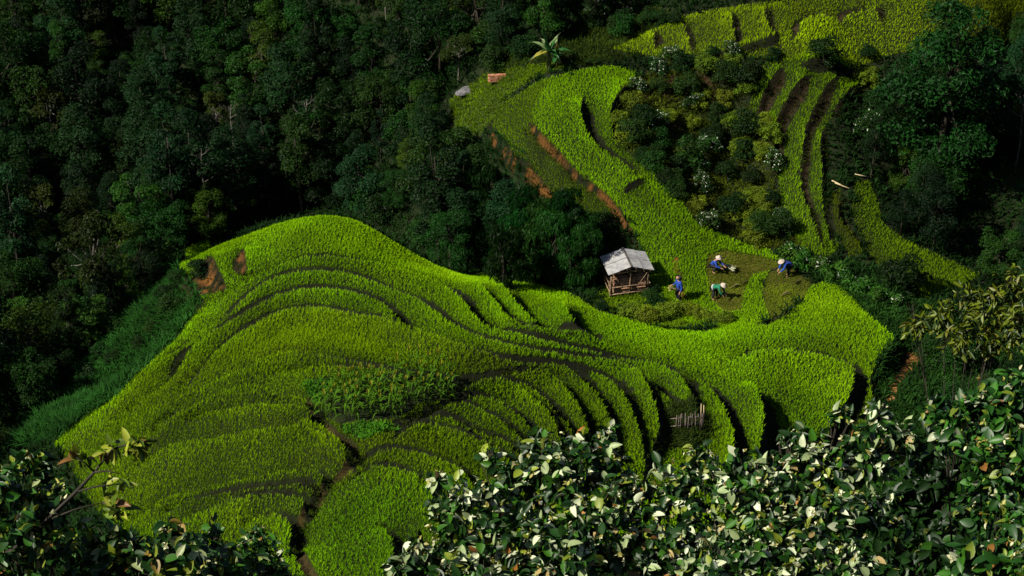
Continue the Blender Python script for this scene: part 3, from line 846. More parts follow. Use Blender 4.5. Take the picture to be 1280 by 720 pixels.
def screen(x, y, z):
    p = np.array([x, y, z]) - CAM
    f = p[1] * CP - p[2] * SP
    return 640 + FPX * p[0] / f, 360 - FPX * (p[1] * SP + p[2] * CP) / f
def hides_field(x, y, h, r):
    """would a tree here stand between the lookout and an open field?"""
    z = base_z([x], [y])[0]
    for fz, fx in ((1.0, 0), (.75, -.8), (.75, .8), (.45, -.9), (.45, .9), (.5, 0)):
        u, v = screen(x + fx * r, y, z + h * fz)
        if any(inside(np.array([u]), np.array([v]), q)[0] for q in OPEN_PX): return True
    return False
TREE_H = {'round': 6.8, 'spreading': 5.5, 'slender': 8, 'light green': 5.2, 'thin': 6}
for (x, y) in fp:
    k = rs.choice(5, p=[.36, .26, .2, .13, .05]); nm, pl = RK[k]
    pr = pl[rs.randint(len(pl))]; s = 0.5 + 0.8 * rs.rand() ** 1.3
    if hides_field(x, y, TREE_H[nm] * s, 1.9 * s):
        s *= .55
        if hides_field(x, y, TREE_H[nm] * s, 1.9 * s): continue
    u, v = zone_word(x, y)
    band = 'at the far left' if u < 215 else ('left of centre' if u < 430 else 'beside the upper fields')
    lev = 'high up' if v < 130 else ('midway' if v < 270 else 'low down')
    plant(pr, x, y, s, f'dark {nm} tree {lev} in the shaded forest {band}', f'{nm} trees {lev} in the forest {band}', s * rs.uniform(.85, 1.1))
print('forest trees', len(fp))
fs = poisson([Z['forest']], 1.9, 110, rs)
for (x, y) in fs:
    if hides_field(x, y, 2.2, 1.4): continue
    plant(S_DARK[rs.randint(2)], x, y, rs.uniform(.9, 1.5), 'dark green shrub between the trunks of the shaded forest on the left', 'shrubs between the forest trees')
lp = poisson([Z['forest2']], 1.9, 26, rs)
for (x, y) in lp:
    plant((T_ROUND + T_WIDE + S_DARK)[rs.randint(6)], x, y, rs.uniform(.5, .8), 'low dark tree in the hollow below the bluish grass slope', 'low trees in the hollow at the left edge')
wp = poisson([Z['wood']], 2.1, 60, rs)
for (x, y) in wp:
    k = rs.choice(4, p=[.4, .3, .15, .15]); nm, pl = RK[k]
    s = rs.uniform(.45, .8)
    if hides_field(x, y, TREE_H[nm] * s, 1.9 * s): continue
    u, v = zone_word(x, y)
    lev = 'above the crop rows at the right edge' if v < 230 else 'below the crop rows at the right edge'
    plant(pl[rs.randint(len(pl))], x, y, s, f'dark {nm} tree in the wooded gully {lev}', f'{nm} trees in the gully {lev}')
print('wood trees', len(wp))
# single trees the view picks out
T_BIG = proto('big_tree', 120, 10.5, 3.1, .18, 46, 1.0, 13000, .24, (0.0035, 0.014, 0.0018), 'x', trunk_r=0.2)
T_GREEN = proto('dense_tree', 121, 5.0, 2.6, .12, 30, .9, 9000, .22, (0.0035, 0.021, 0.0022), 'x', trunk_r=0.14)
plant_px(T_BIG, 1168, 236, 1.3, 'tallest dark tree, rising in front of the top right rice field')
plant_px(T_GREEN, 1168, 262, .85, 'dense rounded green tree at the foot of the tallest tree')
plant_px(T_GREEN, 1205, 190, .65, 'dense dark tree leaning against the right side of the tallest tree')
plant_px(T_ROUND[0], 1110, 190, .8, 'dark tree left of the tallest tree above white blossoms')
plant_px(T_ROUND[1], 1270, 130, .75, 'dark round tree at the right edge under the top field')
for i, (u, v, dx, dy, s) in enumerate(((598, 338, 0, 1.6, .95), (622, 344, 0, 1.0, .9), (645, 350, 0, .9, .95), (668, 354, 0, .9, 1.0), (692, 358, 0, .9, 1.0), (714, 364, 0, .8, .95), (735, 368, -.2, 1.2, .85), (630, 346, 0, 3.0, 1.05), (655, 350, 0, 3.0, 1.1), (682, 354, 0, 3.0, 1.1), (708, 358, 0, 3.0, 1.05), (728, 362, 0, 2.8, .95), (605, 340, 0, 3.4, 1.0))):
    plant_px(T_WEEP[i % 2], u, v, s, 'dark green bamboo with hanging leaves in the thicket left of the hut', 'bamboo thicket beside the hut', None, dx, dy)
# shrubs on and around the fields
for u, v, pr, s, lab in (
    (1030, 76, S_DARK[1], 1.1, 'round dark bush standing alone in the top field'),
    (967, 74, S_DARK[1], .55, 'small dark bush left of the lone round bush in the top field'),
    (1083, 72, S_DARK[1], .6, 'low olive bush right of the lone round bush in the top field'),
    (915, 68, S_FLOWER[0], .6, 'small bush with a white top at the lower end of a field slot'),
    (890, 70, S_DARK[1], .45, 'little brownish bush on the rim above the gully'),
    (838, 76, S_FLOWER[0], .75, 'pale flowering bush at the left end of the gully rim'),
    (1126, 362, S_DARK[1], 1.45, 'lone very dark bush on the curved strip of rice'),
    (885, 285, S_FLOWER[0], .85, 'white flowered shrub at the gully mouth above the workers'),
    (820, 160, S_FLOWER[0], .8, 'white flowered shrub on the brown earth of the gully'),
    (866, 134, S_FLOWER[0], .7, 'single white flowered plant high in the middle of the gully'),
    (885, 192, S_FLOWER[0], .95, 'spreading white flowered shrub low in the gully'),
    (1085, 168, S_FLOWER[0], 1.1, 'white blossoming shrub right of the rice strips'),
    (1145, 222, S_FLOWER[0], 1.15, 'white blossoming shrub under the dense rounded tree'),
    (905, 104, S_DARK[0], .85, 'bushy green shrub at the top of the gully'),
    (930, 108, S_DARK[1], 1.1, 'dark shrub left of the first rice strip'),
    (790, 180, S_DARK[0], .9, 'dark shrub right of the small bright terrace'),
    (860, 205, S_DARK[0], 1.0, 'green shrub in the middle of the gully'),
    (915, 270, S_DARK[1], 1.0, 'dark shrub in the deep end of the gully'),
    (950, 296, S_DARK[0], .9, 'dark shrub above the rice where the gully opens'),
    (930, 170, S_DARK[1], 1.1, 'dark shrub in the hollow left of the rice strips'),
    (750, 24, S_FLOWER[0], 1.3, 'pale blossoming shrub at the forest edge left of the top fields'),
    (785, 16, S_FLOWER[0], 1.2, 'pale blossoming shrub nearest the left corner of the top fields'),
    (780, 45, S_DARK[0], .8, 'dark shrub at the tip of the leftmost top field'),
    (1085, 105, S_YEL[0], .9, 'olive shrub at the top end of the last rice strip')):
    plant_px(pr, u, v, s, lab)
for i in range(18):
    u, v = random.uniform(925, 965), random.uniform(150, 300)
    plant_px(S_YEL[0], u, v, random.uniform(.5, .9), 'yellow green shrub on the weedy slope left of the long rice strips', 'yellow green shrubs on the gully slope')
for i in range(10):
    u, v = random.uniform(790, 860), random.uniform(175, 250)
    plant_px(S_DARK[i % 2], max(u, 780 + (v - 175) * .9), v, random.uniform(.4, .75), 'small dark shrub along the left edge of the gully', 'small shrubs along the gully edge')
for i in range(9):
    plant_px(S_YEL[0], 792 + i * 14, 398 + 6 * math.sin(i), random.uniform(.55, .8), 'yellow green bush in the row between the hut and the cut field', 'bushes in the row below the workers')
for i, (u, v) in enumerate(((740, 374), (752, 388), (812, 380), (818, 366), (824, 382), (784, 392))):
    plant_px(S_DARK[i % 2], u, v, .38 + .06 * (i % 3), 'small dark plant growing around the posts of the hut', 'plants around the hut')
for i in range(26):
    t = i / 25
    plant_px(S_LEAFY[i % 2], 985 + 130 * t + random.uniform(-4, 4), 322 + 62 * t + random.uniform(-5, 5), random.uniform(.9, 1.4), 'leafy plant in the hedge row above the pointed rice field', 'leafy plants in the hedge row')
for i in range(16):
    u, v = random.uniform(1168, 1280), random.uniform(400, 545)
    plant_px((S_DARK + S_LEAFY)[i % 4], u, v, random.uniform(.7, 1.2), 'green shrub on the weedy bank right of the orange path', 'shrubs on the bank right of the spur')
for i in range(14):
    t = i / 13
    u, v = 100 + 150 * t + random.uniform(-12, 12), 505 - 150 * t + random.uniform(-22, 10)
    plant_px(S_DARK[i % 2], u - 12, v + 4, random.uniform(.4, .7), 'green shrub in the bluish grass left of the rice spur', 'shrubs on the grass slope')
for i in range(12):
    u = random.uniform(560, 605); v = random.uniform(190, 250)
    plant_px(S_DARK[i % 2], u, v, random.uniform(.6, 1.0), 'dark shrub on the slope below the orange terrace edge', 'shrubs below the orange terrace edge')

for i in range(22):
    t = i / 21
    plant_px(S_DARK[i % 2], 610 + 225 * t + random.uniform(-12, 12), 84 - 62 * t + random.uniform(-9, 9) - 12 * math.sin(t * 3.1), random.uniform(.5, .95), 'dark shrub on the rim between the forest and the top fields', 'shrubs along the forest rim')
GP = Z['gully']
rs = np.random.RandomState(91)
for x, y in poisson([GP], 1.5, 34, rs):
    k = rs.randint(5)
    if k == 0: plant(S_FLOWER[0], x, y, rs.uniform(.5, .8), 'small white flowered shrub scattered among the weeds of the gully', 'white flowered shrubs in the gully')
    elif k < 3: plant(S_DARK[k - 1], x, y, rs.uniform(.5, .95), 'dark shrub scattered among the weeds of the gully', 'dark shrubs in the gully')
    else: plant(S_YEL[0], x, y, rs.uniform(.5, .9), 'yellow green shrub scattered among the weeds of the gully', 'yellow green shrubs in the gully')
for u, v, pr, sc, lab in ((875, 128, S_YEL[0], .8, 'yellow green shrub on the open patch high in the gully'), (898, 150, S_DARK[1], .8, 'dark shrub on the open patch high in the gully'), (905, 128, S_YEL[0], .7, 'small olive shrub just left of the first rice strip')):
    plant_px(pr, u, v, sc, lab)
# bare pale trees standing among the crowns
def bare_tree(u, v, H, seed, label):
    rs = np.random.RandomState(seed)
    p = ghit(u, v)
    root = empty('bare_tree', (p[0], p[1], p[2]))
    tag(root, label, 'tree')
    mb = MB()
    mb.tube([(0, 0, -.5), (0.08, 0, H * .35), (-.05, .1, H * .7), (0.1, .1, H)], [.085, .065, .045, .012], 6)
    mb.build('trunk', M_PALEBARK, root, True)
    for k in range(9):
        z = H * (.45 + .5 * k / 9); a = k * 2.4; l = rs.uniform(.7, 1.5) * (1.3 - .6 * k / 9)
        e = Vector((math.cos(a) * l, math.sin(a) * l * .7, z + l * .8)); s = Vector((0.02, 0.05, z))
        m = s.lerp(e, .5) + Vector((0, 0, -.12))
        b = MB().tube([s, m, e], [.028, .018, .006], 5)
        b.tube([m, m + Vector((math.cos(a + 1) * .5, math.sin(a + 1) * .4, .5))], [.018, .006], 4)
        b.tube([m.lerp(e, .5), m.lerp(e, .5) + Vector((math.cos(a - 1) * .4, math.sin(a - 1) * .4, .35))], [.014, .005], 4)
        b.build('branch', M_PALEBARK, root, True)
    return root
bare_tree(257, 262, 5.2, 1, 'bare pale tree with spread twigs in front of the left forest')
bare_tree(386, 190, 4.6, 2, 'bare pale tree with forked branches in the middle of the forest')
bare_tree(292, 190, 4.2, 3, 'pale leaning dead tree in the middle of the left forest')
bare_tree(1268, 215, 6.2, 4, 'tall thin pale trunk at the right edge above the crop rows')

# banana plant at the forest edge
def banana(u, v, label):
    p = ghit(u, v)
    root = empty('banana_plant', (p[0], p[1], p[2]))
    tag(root, label, 'banana plant'); root.scale = (1.35, 1.35, 1.35)
    mb = MB(); mb.tube([(0, 0, -.2), (.02, 0, .5), (0, 0, 1.1)], [.14, .11, .06], 8)
    mb.tube([(.35, .1, -.2), (.4, .1, .7)], [.1, .05], 8)
    mb.build('stem', surf_mat('banana_stem', (.04, .06, .012), (.12, .12, .03), 5), root, True)
    rs = np.random.RandomState(5)
    for k in range(22):
        a = k * 2.4 + .3; L = rs.uniform(.9, 1.6); el = rs.uniform(.2, 1.35); w = rs.uniform(.11, .18)
        o0 = np.array((.35 if k % 4 == 3 else 0., 0, .7 if k % 4 == 3 else 1.0))
        d = np.array((math.cos(a) * math.cos(el), math.sin(a) * math.cos(el), math.sin(el)))
        s = np.array((-math.sin(a), math.cos(a), 0))
        V, Fq, C = [], [], []
        n = 8; col = (.09, .13, .05) if k % 5 == 1 else ((.15, .14, .02) if k % 11 == 4 else (.014, .062, .012))
        for i in range(n):
            t = i / (n - 1)
            c = o0 + d * L * t + np.array((0, 0, -.9)) * L * t * t * math.cos(el) * .8
            ww = w * (0.15 if i == 0 else math.sin(min(1, t * 1.15 + .12) * math.pi) ** .6 + .03) * (0.85 if i % 2 else 1.05)
            nup = np.array((0, 0, .06))
            V += [c - s * ww + nup, c, c + s * ww + nup]; C += [col] * 3
        for i in range(n - 1):
            for q in (0, 1):
                Fq.append((3 * i + q, 3 * i + q + 1, 3 * i + q + 4, 3 * i + q + 3))
        put('leaf', quad_mesh('banana_leaf', np.array(V), np.array(Fq), np.array(C), True), M_BIGLEAF, root)
banana(686, 88, 'banana plant with broad pale leaves at the forest edge')

# ------------------------------------------------------------------ the hut and its firewood
hp = ghit(782.5, 360)
HR = R(12)
hut = empty('field_hut', hp, HR)
tag(hut, 'open wooden field hut with a pale grey sheet roof', 'hut')
m_roof, nt, b = mat('roof_sheet')
N = nt.nodes
tc = N.new('ShaderNodeTexCoord'); nz = N.new('ShaderNodeTexNoise'); nz.inputs['Scale'].default_value = 3; nz.inputs['Detail'].default_value = 7
rp = N.new('ShaderNodeValToRGB'); rp.color_ramp.elements[0].color = (.085, .085, .088, 1); rp.color_ramp.elements[1].color = (.19, .19, .188, 1)
rp.color_ramp.elements[0].position = .3; rp.color_ramp.elements[1].position = .7
link(nt, tc.outputs['Object'], nz.inputs['Vector']); link(nt, nz.outputs['Fac'], rp.inputs['Fac']); link(nt, rp.outputs['Color'], b.inputs['Base Color'])
b.inputs['Roughness'].default_value = .6
M_ROOF = m_roof
HW, HD, HE, HRG = 1.16, 0.9, 1.88, 2.18           # half width, half depth, eave and ridge height
def sheet(x0, x1, z0, z1, y0, y1, name):
    """a corrugated sheet: waves run down the slope"""
    mb = MB(); n = 25
    for j, (x, z) in enumerate(((x0, z0), (x1, z1))):
        for i in range(n):
            y = y0 + (y1 - y0) * i / (n - 1); w = 0.014 * (1 if i % 2 else -1)
            mb.v.append(Vector((x, y, z + w))); mb.v.append(Vector((x, y, z + w - .012)))
    q = 2 * n
    for i in range(n - 1):
        a = 2 * i
        mb.f += [(a, a + 2, q + a + 2, q + a), (a + 1, q + a + 1, q + a + 3, a + 3), (a, a + 1, a + 3, a + 2), (q + a, q + a + 2, q + a + 3, q + a + 1)]
    mb.f += [(0, q, q + 1, 1), (q - 2, q - 1, 2 * q - 1, 2 * q - 2)]
    return mb
ov = .3
mb = MB()
for s in (-1, 1):
    for x in (.3, .78, 1.2):
        z = HRG - (HRG - HE + .1) * x / (HW + ov) - .04
        mb.tube([(s * x, -HD - .2, z), (s * x, HD + .2, z)], .03, 6)
roof = mb.build('roof', M_WOOD, hut)
for s in (-1, 1):
    rise = HRG - HE
    for c in range(2):                     # two courses per slope, the upper lapping the lower
        f0, f1 = (0.0, .52) if c else (.48, 1.12)
        x0 = s * (HW + ov) * f0 if c else s * (HW + ov) * f0
        x1 = s * (HW + ov) * min(f1, 1.0)
        z0 = HRG + .06 - (rise + .1) * f0 + (.03 if c else 0); z1 = HRG + .06 - (rise + .1) * min(f1, 1.0) + (.03 if c else 0)
        x0 += s * .03 if c else 0
        for r, (ya, yb) in enumerate(((-HD - .2, -.02), (.02, HD + .2))):
            sheet(x0, x1, z0 + .004 * r, z1 + .004 * r, ya, yb, 'r').build('roof_sheet', M_ROOF, roof)
MB().box((0, 0, HRG + .1), (.1, 2 * HD + .46, .04)).build('ridge_board', surf_mat('dark_board', (.02, .018, .015), (.06, .05, .04), 6), roof)
for x in (-HW, 0, HW):
    for y in (-HD, HD):
        top = HRG if x == 0 else HE
        MB().tube([(x, y, -.4), (x + random.uniform(-.03, .03), y, top * .5), (x, y, top + .02)], [.055, .05, .045], 8).build('post', M_WOOD, hut, True)
MB().tube([(-HW - .16, -HD - .06, -.3), (-HW - .05, -HD - .05, HE - .05)], [.05, .045], 8).build('post', M_WOOD, hut, True)
for z, r in ((.28, .035), (.78, .03), (HE - .06, .045)):
    for y in (-HD - .08, HD + .08):
        MB().tube([(-HW - .15, y, z), (0, y, z + .03), (HW + .12, y, z)], r, 6).build('rail', M_WOOD, hut, True)
    for x in (-HW - .09, HW + .09):
        MB().tube([(x, -HD - .12, z + .07 - (.2 if z > 1 else 0)), (x, HD + .12, z + .07 - (.2 if z > 1 else 0))], r, 6).build('rail', M_WOOD, hut, True)
for s in (-1, 1):
    MB().tube([(s * .5, -HD - .1, .8), (s * HW * .92, -HD - .1, HE - .2)], .02, 6).build('brace', M_WOOD, hut, True)
pm = MB()
for i in range(14):
    pm.box((0, -HD + .1 + i * .135, .3), (2 * HW - .08, .1, .035), None, .006)
pm.build('platform', M_WOOD, hut)
random.seed(5)
def log_thing(x, y, z, L, r, rz, ry=0.0, lab=None):
    mb = MB(); n = 8
    mb.tube([(-L / 2, 0, 0), (0, random.uniform(-.015, .015), random.uniform(-.01, .01)), (L / 2, 0, 0)], [r, r * random.uniform(.9, 1.08), r * .95], n)
    o = mb.build('firewood_log', M_LOG, None, False)
    v = Vector((x, y, 0)); v.rotate(Euler((0, 0, HR)))
    o.location = (hp[0] + v.x, hp[1] + v.y, hp[2] + z)
    o.rotation_euler = (0, ry, HR + rz)
    return tag(o, 'brown firewood log stacked under the roof of the hut', 'log', 'firewood logs in the hut')
for lvl in range(7):
    for k in range(4):
        for half in (-1, 1):
            if lvl >= 6 and random.random() < .35: continue
            log_thing(half * .54 + random.uniform(-.03, .03), -HD + .12 + k * .3 + random.uniform(-.02, .02), .395 + lvl * .135, random.uniform(.82, 1.0), .062, random.uniform(-.05, .05))

# ------------------------------------------------------------------ people at the harvest
def skin_body(name, J, edges, m, parent, root=0, sub=2):
    me = bpy.data.meshes.new(name)
    me.from_pydata([j[0] for j in J], edges, [])
    o = put(name, me, m, parent)
    sk = o.modifiers.new('skin', 'SKIN')
    sk.use_smooth_shade = True
    for i, j in enumerate(J):
        d = me.skin_vertices[0].data[i]
        r = j[1]
        d.radius = r if hasattr(r, '__len__') else (r, r)
        d.use_root = (i == root)
    su = o.modifiers.new('sub', 'SUBSURF'); su.levels = sub; su.render_levels = sub
    return o
def simple(name, c, rough=.8):
    return surf_mat(name, tuple(x * .8 for x in c), tuple(min(1, x * 1.15) for x in c), 14, rough, bump=.15)
M_SKIN = simple('skin', (.2, .11, .07)); M_BLUE = simple('blue_cloth', (.006, .028, .17)); M_GREEN = simple('green_cloth', (.005, .08, .04))
M_BLACK = simple('black_cloth', (.006, .006, .008)); M_STRAW = simple('palm_straw', (.25, .21, .175)); M_WHITE = simple('white_cloth', (.36, .35, .35)); M_HAIR = simple('black_hair', (.01, .009, .008))
def person(loc, rz, J, label, jacket, hat, sash=None, scarf=None, size=1.03):
    """J: joint positions; x forward is -y in the figure's own frame"""
    root = empty('person', loc, rz)
    tag(root, label, 'person'); root.scale = (size, size, size)
    V = Vector
    pel, che, nek, hed, = V(J['pelvis']), V(J['chest']), V(J['neck']), V(J['head'])
    fw = V(J['face']).normalized()
    side = V((1, 0, 0))
    P = [(pel, (.15, .115)), (pel.lerp(che, .5), (.135, .105)), (che, (.155, .11)), (nek, .055), (nek.lerp(hed, .45), .07), (hed, (.082, .098)), (hed + (hed - nek).normalized() * .09, .07)]
    Ed = [(0, 1), (1, 2), (2, 3), (3, 4), (4, 5), (5, 6)]
    P.append((hed + fw * .105 - (hed - nek).normalized() * .01, .016)); Ed.append((5, 7))     # nose
    for s in (-1, 1):
        P.append((hed + side * s * .09, .02)); Ed.append((5, len(P) - 1))                      # ears
    for s, k in ((-1, 'l'), (1, 'r')):
        sh, el, wr = V(J['sh_' + k]), V(J['el_' + k]), V(J['wr_' + k])
        i = len(P)
        d = (wr - el).normalized()
        P += [(sh, .06), (el, .044), (wr, .03), (wr + d * .07, (.038, .024))]
        Ed += [(2, i), (i, i + 1), (i + 1, i + 2), (i + 2, i + 3)]
        q = d.cross(V((0, 0, 1)));
        q = q.normalized() if q.length > .1 else V((1, 0, 0))
        curl = d.cross(q).normalized()
        for f in range(4):
            a = wr + d * .10 + q * (f - 1.5) * .021; ln = (.06, .075, .07, .055)[f]
            j = len(P)
            P += [(a, .010), (a + d * ln * .6 + curl * .01, .009), (a + d * ln * .9 + curl * .04, .008)]
            Ed += [(i + 3, j), (j, j + 1), (j + 1, j + 2)]
        j = len(P)
        P += [(wr + d * .045 + q * .05, .011), (wr + d * .085 + q * .06 + curl * .03, .010)]
        Ed += [(i + 2, j), (j, j + 1)]
    for s, k in ((-1, 'l'), (1, 'r')):
        hi, kn, an = V(J['hi_' + k]), V(J['kn_' + k]), V(J['an_' + k])
        i = len(P)
        P += [(hi, .085), (kn, .058), (an, .04), (an + V((0, -.09, -.045)), (.042, .03)), (an + V((0, -.17, -.055)), (.035, .022))]
        Ed += [(0, i), (i, i + 1), (i + 1, i + 2), (i + 2, i + 3), (i + 3, i + 4)]
    body = skin_body('body', P, Ed, M_SKIN, root)
    # jacket
    low = pel.lerp(che, -.12)
    Q = [(low, (.19, .15)), (pel.lerp(che, .35), (.165, .135)), (che, (.185, .14)), (che.lerp(nek, .75), .085)]
    Eq = [(0, 1), (1, 2), (2, 3)]
    for k in 'lr':
        i = len(Q)
        sh, el, wr = V(J['sh_' + k]), V(J['el_' + k]), V(J['wr_' + k])
        Q += [(sh, .085), (el, .07), (el.lerp(wr, .85), .058)]
        Eq += [(2, i), (i, i + 1), (i + 1, i + 2)]
    skin_body('jacket', Q, Eq, jacket, root)
    T = [(pel, (.185, .145))]; Et = []
    for k in 'lr':
        i = len(T)
        hi, kn, an = V(J['hi_' + k]), V(J['kn_' + k]), V(J['an_' + k])
        T += [(hi, .115), (kn, .088), (kn.lerp(an, .9), .075)]
        Et += [(0, i), (i, i + 1), (i + 1, i + 2)]
    skin_body('trousers', T, Et, M_BLACK, root)
    up = (hed - nek).normalized() if 'hat_axis' not in J else V(J['hat_axis']).normalized()
    if hat == 'cone':
        mb = MB(); c = hed + up * .03
        rot = up.to_track_quat('Z', 'Y').to_matrix()
        rings = [(.215, 0), (.205, .012), (.14, .075), (.07, .135), (.012, .185)]
        n = 20
        for r, z in rings:
            for k in range(n):
                th = 2 * math.pi * k / n
                mb.v.append(c + rot @ V((r * math.cos(th), r * math.sin(th), z)))
        for i in range(len(rings) - 1):
            for k in range(n):
                mb.f.append((i * n + k, i * n + (k + 1) % n, (i + 1) * n + (k + 1) % n, (i + 1) * n + k))
        mb.f.append(tuple((len(rings) - 1) * n + k for k in range(n)))
        h = mb.build('conical_hat', M_STRAW, root, True)
        sd = h.modifiers.new('s', 'SOLIDIFY'); sd.thickness = .008
        skin_body('hair', [(hed + up * .03 - fw * .04, .14), (hed - fw * .07 - up * .09, .12)], [(0, 1)], M_HAIR, root)
    else:
        skin_body('headscarf', [(hed + up * .06 - fw * .02, (.17, .18)), (hed - fw * .08 - up * .07, .15), (hed - fw * .10 - up * .2, .11)], [(0, 1), (1, 2)], scarf or M_BLACK, root)
    if sash:
        skin_body('sash', [(pel.lerp(che, -.06), (.27, .22)), (pel.lerp(che, .2), (.27, .22))], [(0, 1)], sash, root)
    return root
def J_bent(fwd=.55, z=.82, reach=.25):
    """bending forward from the hips, facing -y, arms reaching down"""
    return dict(pelvis=(0, .12, z), chest=(0, -.24, z + .22), neck=(0, -.42, z + .30), head=(0, -.55, z + .33), face=(0, -.75, -.65), hat_axis=(0, -.45, .9),
                sh_l=(-.18, -.34, z + .22), el_l=(-.22, -.46, z - .06), wr_l=(-.14, -.62, z - .28), sh_r=(.18, -.34, z + .22), el_r=(.22, -.46, z - .08), wr_r=(.12, -.66, z - .32),
                hi_l=(-.1, .12, z - .06), kn_l=(-.13, -.02, .46), an_l=(-.13, .10, .09), hi_r=(.1, .12, z - .06), kn_r=(.13, -.1, .46), an_r=(.14, -.04, .09))
def J_stand():
    z = .86
    return dict(pelvis=(0, 0, z), chest=(0, -.03, z + .36), neck=(0, -.05, z + .53), head=(0, -.10, z + .67), face=(0, -1, -.25),
                sh_l=(-.2, -.03, z + .42), el_l=(-.25, -.08, z + .14), wr_l=(-.16, -.32, z + .17), sh_r=(.2, -.03, z + .42), el_r=(.27, .04, z + .13), wr_r=(.26, -.06, z - .1),
                hi_l=(-.1, 0, z - .06), kn_l=(-.12, -.08, .46), an_l=(-.13, .02, .09), hi_r=(.1, 0, z - .06), kn_r=(.12, -.03, .46), an_r=(.13, .08, .09))
def J_squat():
    z = .5
    return dict(pelvis=(0, .15, z), chest=(0, -.1, z + .33), neck=(0, -.2, z + .47), head=(0, -.28, z + .58), face=(0, -.8, -.5), hat_axis=(0, -.22, .97),
                sh_l=(-.19, -.14, z + .36), el_l=(-.25, -.3, z + .1), wr_l=(-.16, -.55, z + .02), sh_r=(.19, -.14, z + .36), el_r=(.24, -.36, z + .12), wr_r=(.14, -.62, z + .04),
                hi_l=(-.1, .12, z - .02), kn_l=(-.17, -.25, z + .02), an_l=(-.15, .0, .09), hi_r=(.1, .12, z - .02), kn_r=(.17, -.2, z + .04), an_r=(.15, .06, .09))
def stand_at(u, v):
    p = ghit(u, v); return (p[0], p[1], p[2])
# facing: figure looks along its own -y; rz turns it (90 deg = towards +x)
person(stand_at(848, 377), R(-70), J_stand(), 'person in a blue jacket and dark headscarf holding cut rice beside the brown path', M_BLUE, 'scarf', size=1.16)
person(stand_at(892, 340), R(62), J_squat(), 'crouching person in blue with a conical hat laying down a rice sheaf', M_BLUE, 'cone')
person(stand_at(893, 374), R(58), J_bent(), 'bending person in a green jacket with a white sash and conical hat', M_GREEN, 'cone', M_WHITE)
person(stand_at(985, 345), R(-68), J_bent(), 'bending person in blue with a conical hat, alone at the right of the field', M_BLUE, 'cone')

def sheaf(loc, rz, tilt, L, label, seed=1, col=(.30, .30, .16), n=90):
    rs = np.random.RandomState(seed)
    V, Fq, C = [], [], []
    for k in range(n):
        a = rs.uniform(0, 6.28); r = rs.uniform(0, .05)
        b0 = np.array((r * math.cos(a), r * math.sin(a), 0.)); sp = rs.uniform(0, .24)
        e = np.array((sp * math.cos(a), sp * math.sin(a), L * rs.uniform(.8, 1.1)))
        s = np.array((-math.sin(a), math.cos(a), 0)) * .014
        i = len(V); V += [b0 - s, b0 + s, e + s * 1.6, e - s * 1.6]
        c = np.array(col) * rs.uniform(.6, 1.3); C += [c] * 4; Fq.append((i, i + 1, i + 2, i + 3))
    o = put('rice_sheaf', quad_mesh('rice_sheaf', np.array(V), np.array(Fq), np.array(C)), M_GRASS)
    o.location = loc; o.rotation_euler = (0, tilt, rz)
    return tag(o, label, 'rice sheaf')
p = ghit(903, 336); sheaf((p[0] - .05, p[1], p[2] + .4), R(-25), R(105), .85, 'pale grey green rice sheaf held by the crouching person', 1, (.26, .27, .18))
p = ghit(848, 377); sheaf((p[0] - .22, p[1] - .12, p[2] + .98), R(185), R(75), .42, 'small yellowish rice bundle in the standing person\'s hand', 2, (.32, .28, .1), 60)
for i, (u, v) in enumerate(((915, 342), (921, 336), (935, 352), (912, 362), (1000, 352), (975, 372))):
    p = ghit(u, v); sheaf((p[0], p[1], p[2] + .07), random.uniform(0, 6), R(86), .6, 'cut rice straw bundle lying on the harvested stubble', 3 + i, (.09, .085, .025), 40)['group'] = 'straw bundles on the cut field'

# ------------------------------------------------------------------ stake fence, poles, bricks, stone
p = ghit(862, 536)
fence = empty('stake_fence', p, R(8))
tag(fence, 'small fence of weathered stakes behind the white leaved bushes', 'fence')
random.seed(11)
for i in range(15):
    x = -.72 + i * .105 + random.uniform(-.02, .02); h = random.uniform(.75, 1.1); y = random.uniform(-.05, .05)
    MB().tube([(x, y, -.2), (x + random.uniform(-.04, .04), y, h)], [.024, .018], 6).build('stake', M_STAKE, fence, True)
for z in (.22, .72):
    MB().tube([(-1.05, .06, z), (0, .05, z + .03), (.8, .06, z)], .022, 6).build('rail', M_STAKE, fence, True)
for i, (u, v, h, lab) in enumerate(((875.5, 541, 1.9, 'taller pale bamboo pole standing at the right end of the stake fence'), (879.5, 530, 1.25, 'shorter pale bamboo pole just right of the taller pole by the fence'))):
    p = ghit(u, v); o = MB().tube([(0, 0, -.2), (-.02, 0, h * .5), (-.05, 0, h)], [.032, .03, .024], 8).build('bamboo_pole', M_BAMBOO, None, True)
    o.location = p; tag(o, lab, 'pole')
for u0, v0, u1, v1, lab in ((1039, 233, 1052, 239, 'dry bamboo pole lying above the olive strip, upper of the pair'), (1043, 236, 1061, 243, 'dry bamboo pole lying above the olive strip, lower of the pair'), (1068, 225, 1086, 229, 'dry bamboo pole lying at the top of the curved rice strip')):
    a, c = ghit(u0, v0), ghit(u1, v1)
    if np.linalg.norm(c - a) > 2: c = a + (c - a) / np.linalg.norm(c - a) * 1.0
    o = MB().tube([Vector((0, 0, 0)), Vector(tuple(c - a))], .04, 8).build('bamboo_pole', M_BAMBOO, None, True)
    o.location = (a[0], a[1], a[2] + .45); tag(o, lab, 'pole')
p = ghit(623, 102)
mb = MB()
for r in range(5):
    for k in range(7 - r // 3):
        for d2 in range(2):
            mb.box((-.62 + k * .21 + (.1 if r % 2 else 0), d2 * .13, .05 + r * .105), (.195, .12, .095), Euler((0, 0, random.uniform(-.08, .08))), .008)
o = mb.build('brick_stack', surf_mat('brick', (.15, .05, .022), (.3, .15, .09), 9), None)
o.location = p; o.rotation_euler = (0, 0, R(6)); tag(o, 'low stack of orange red bricks at the upper forest edge', 'brick stack')
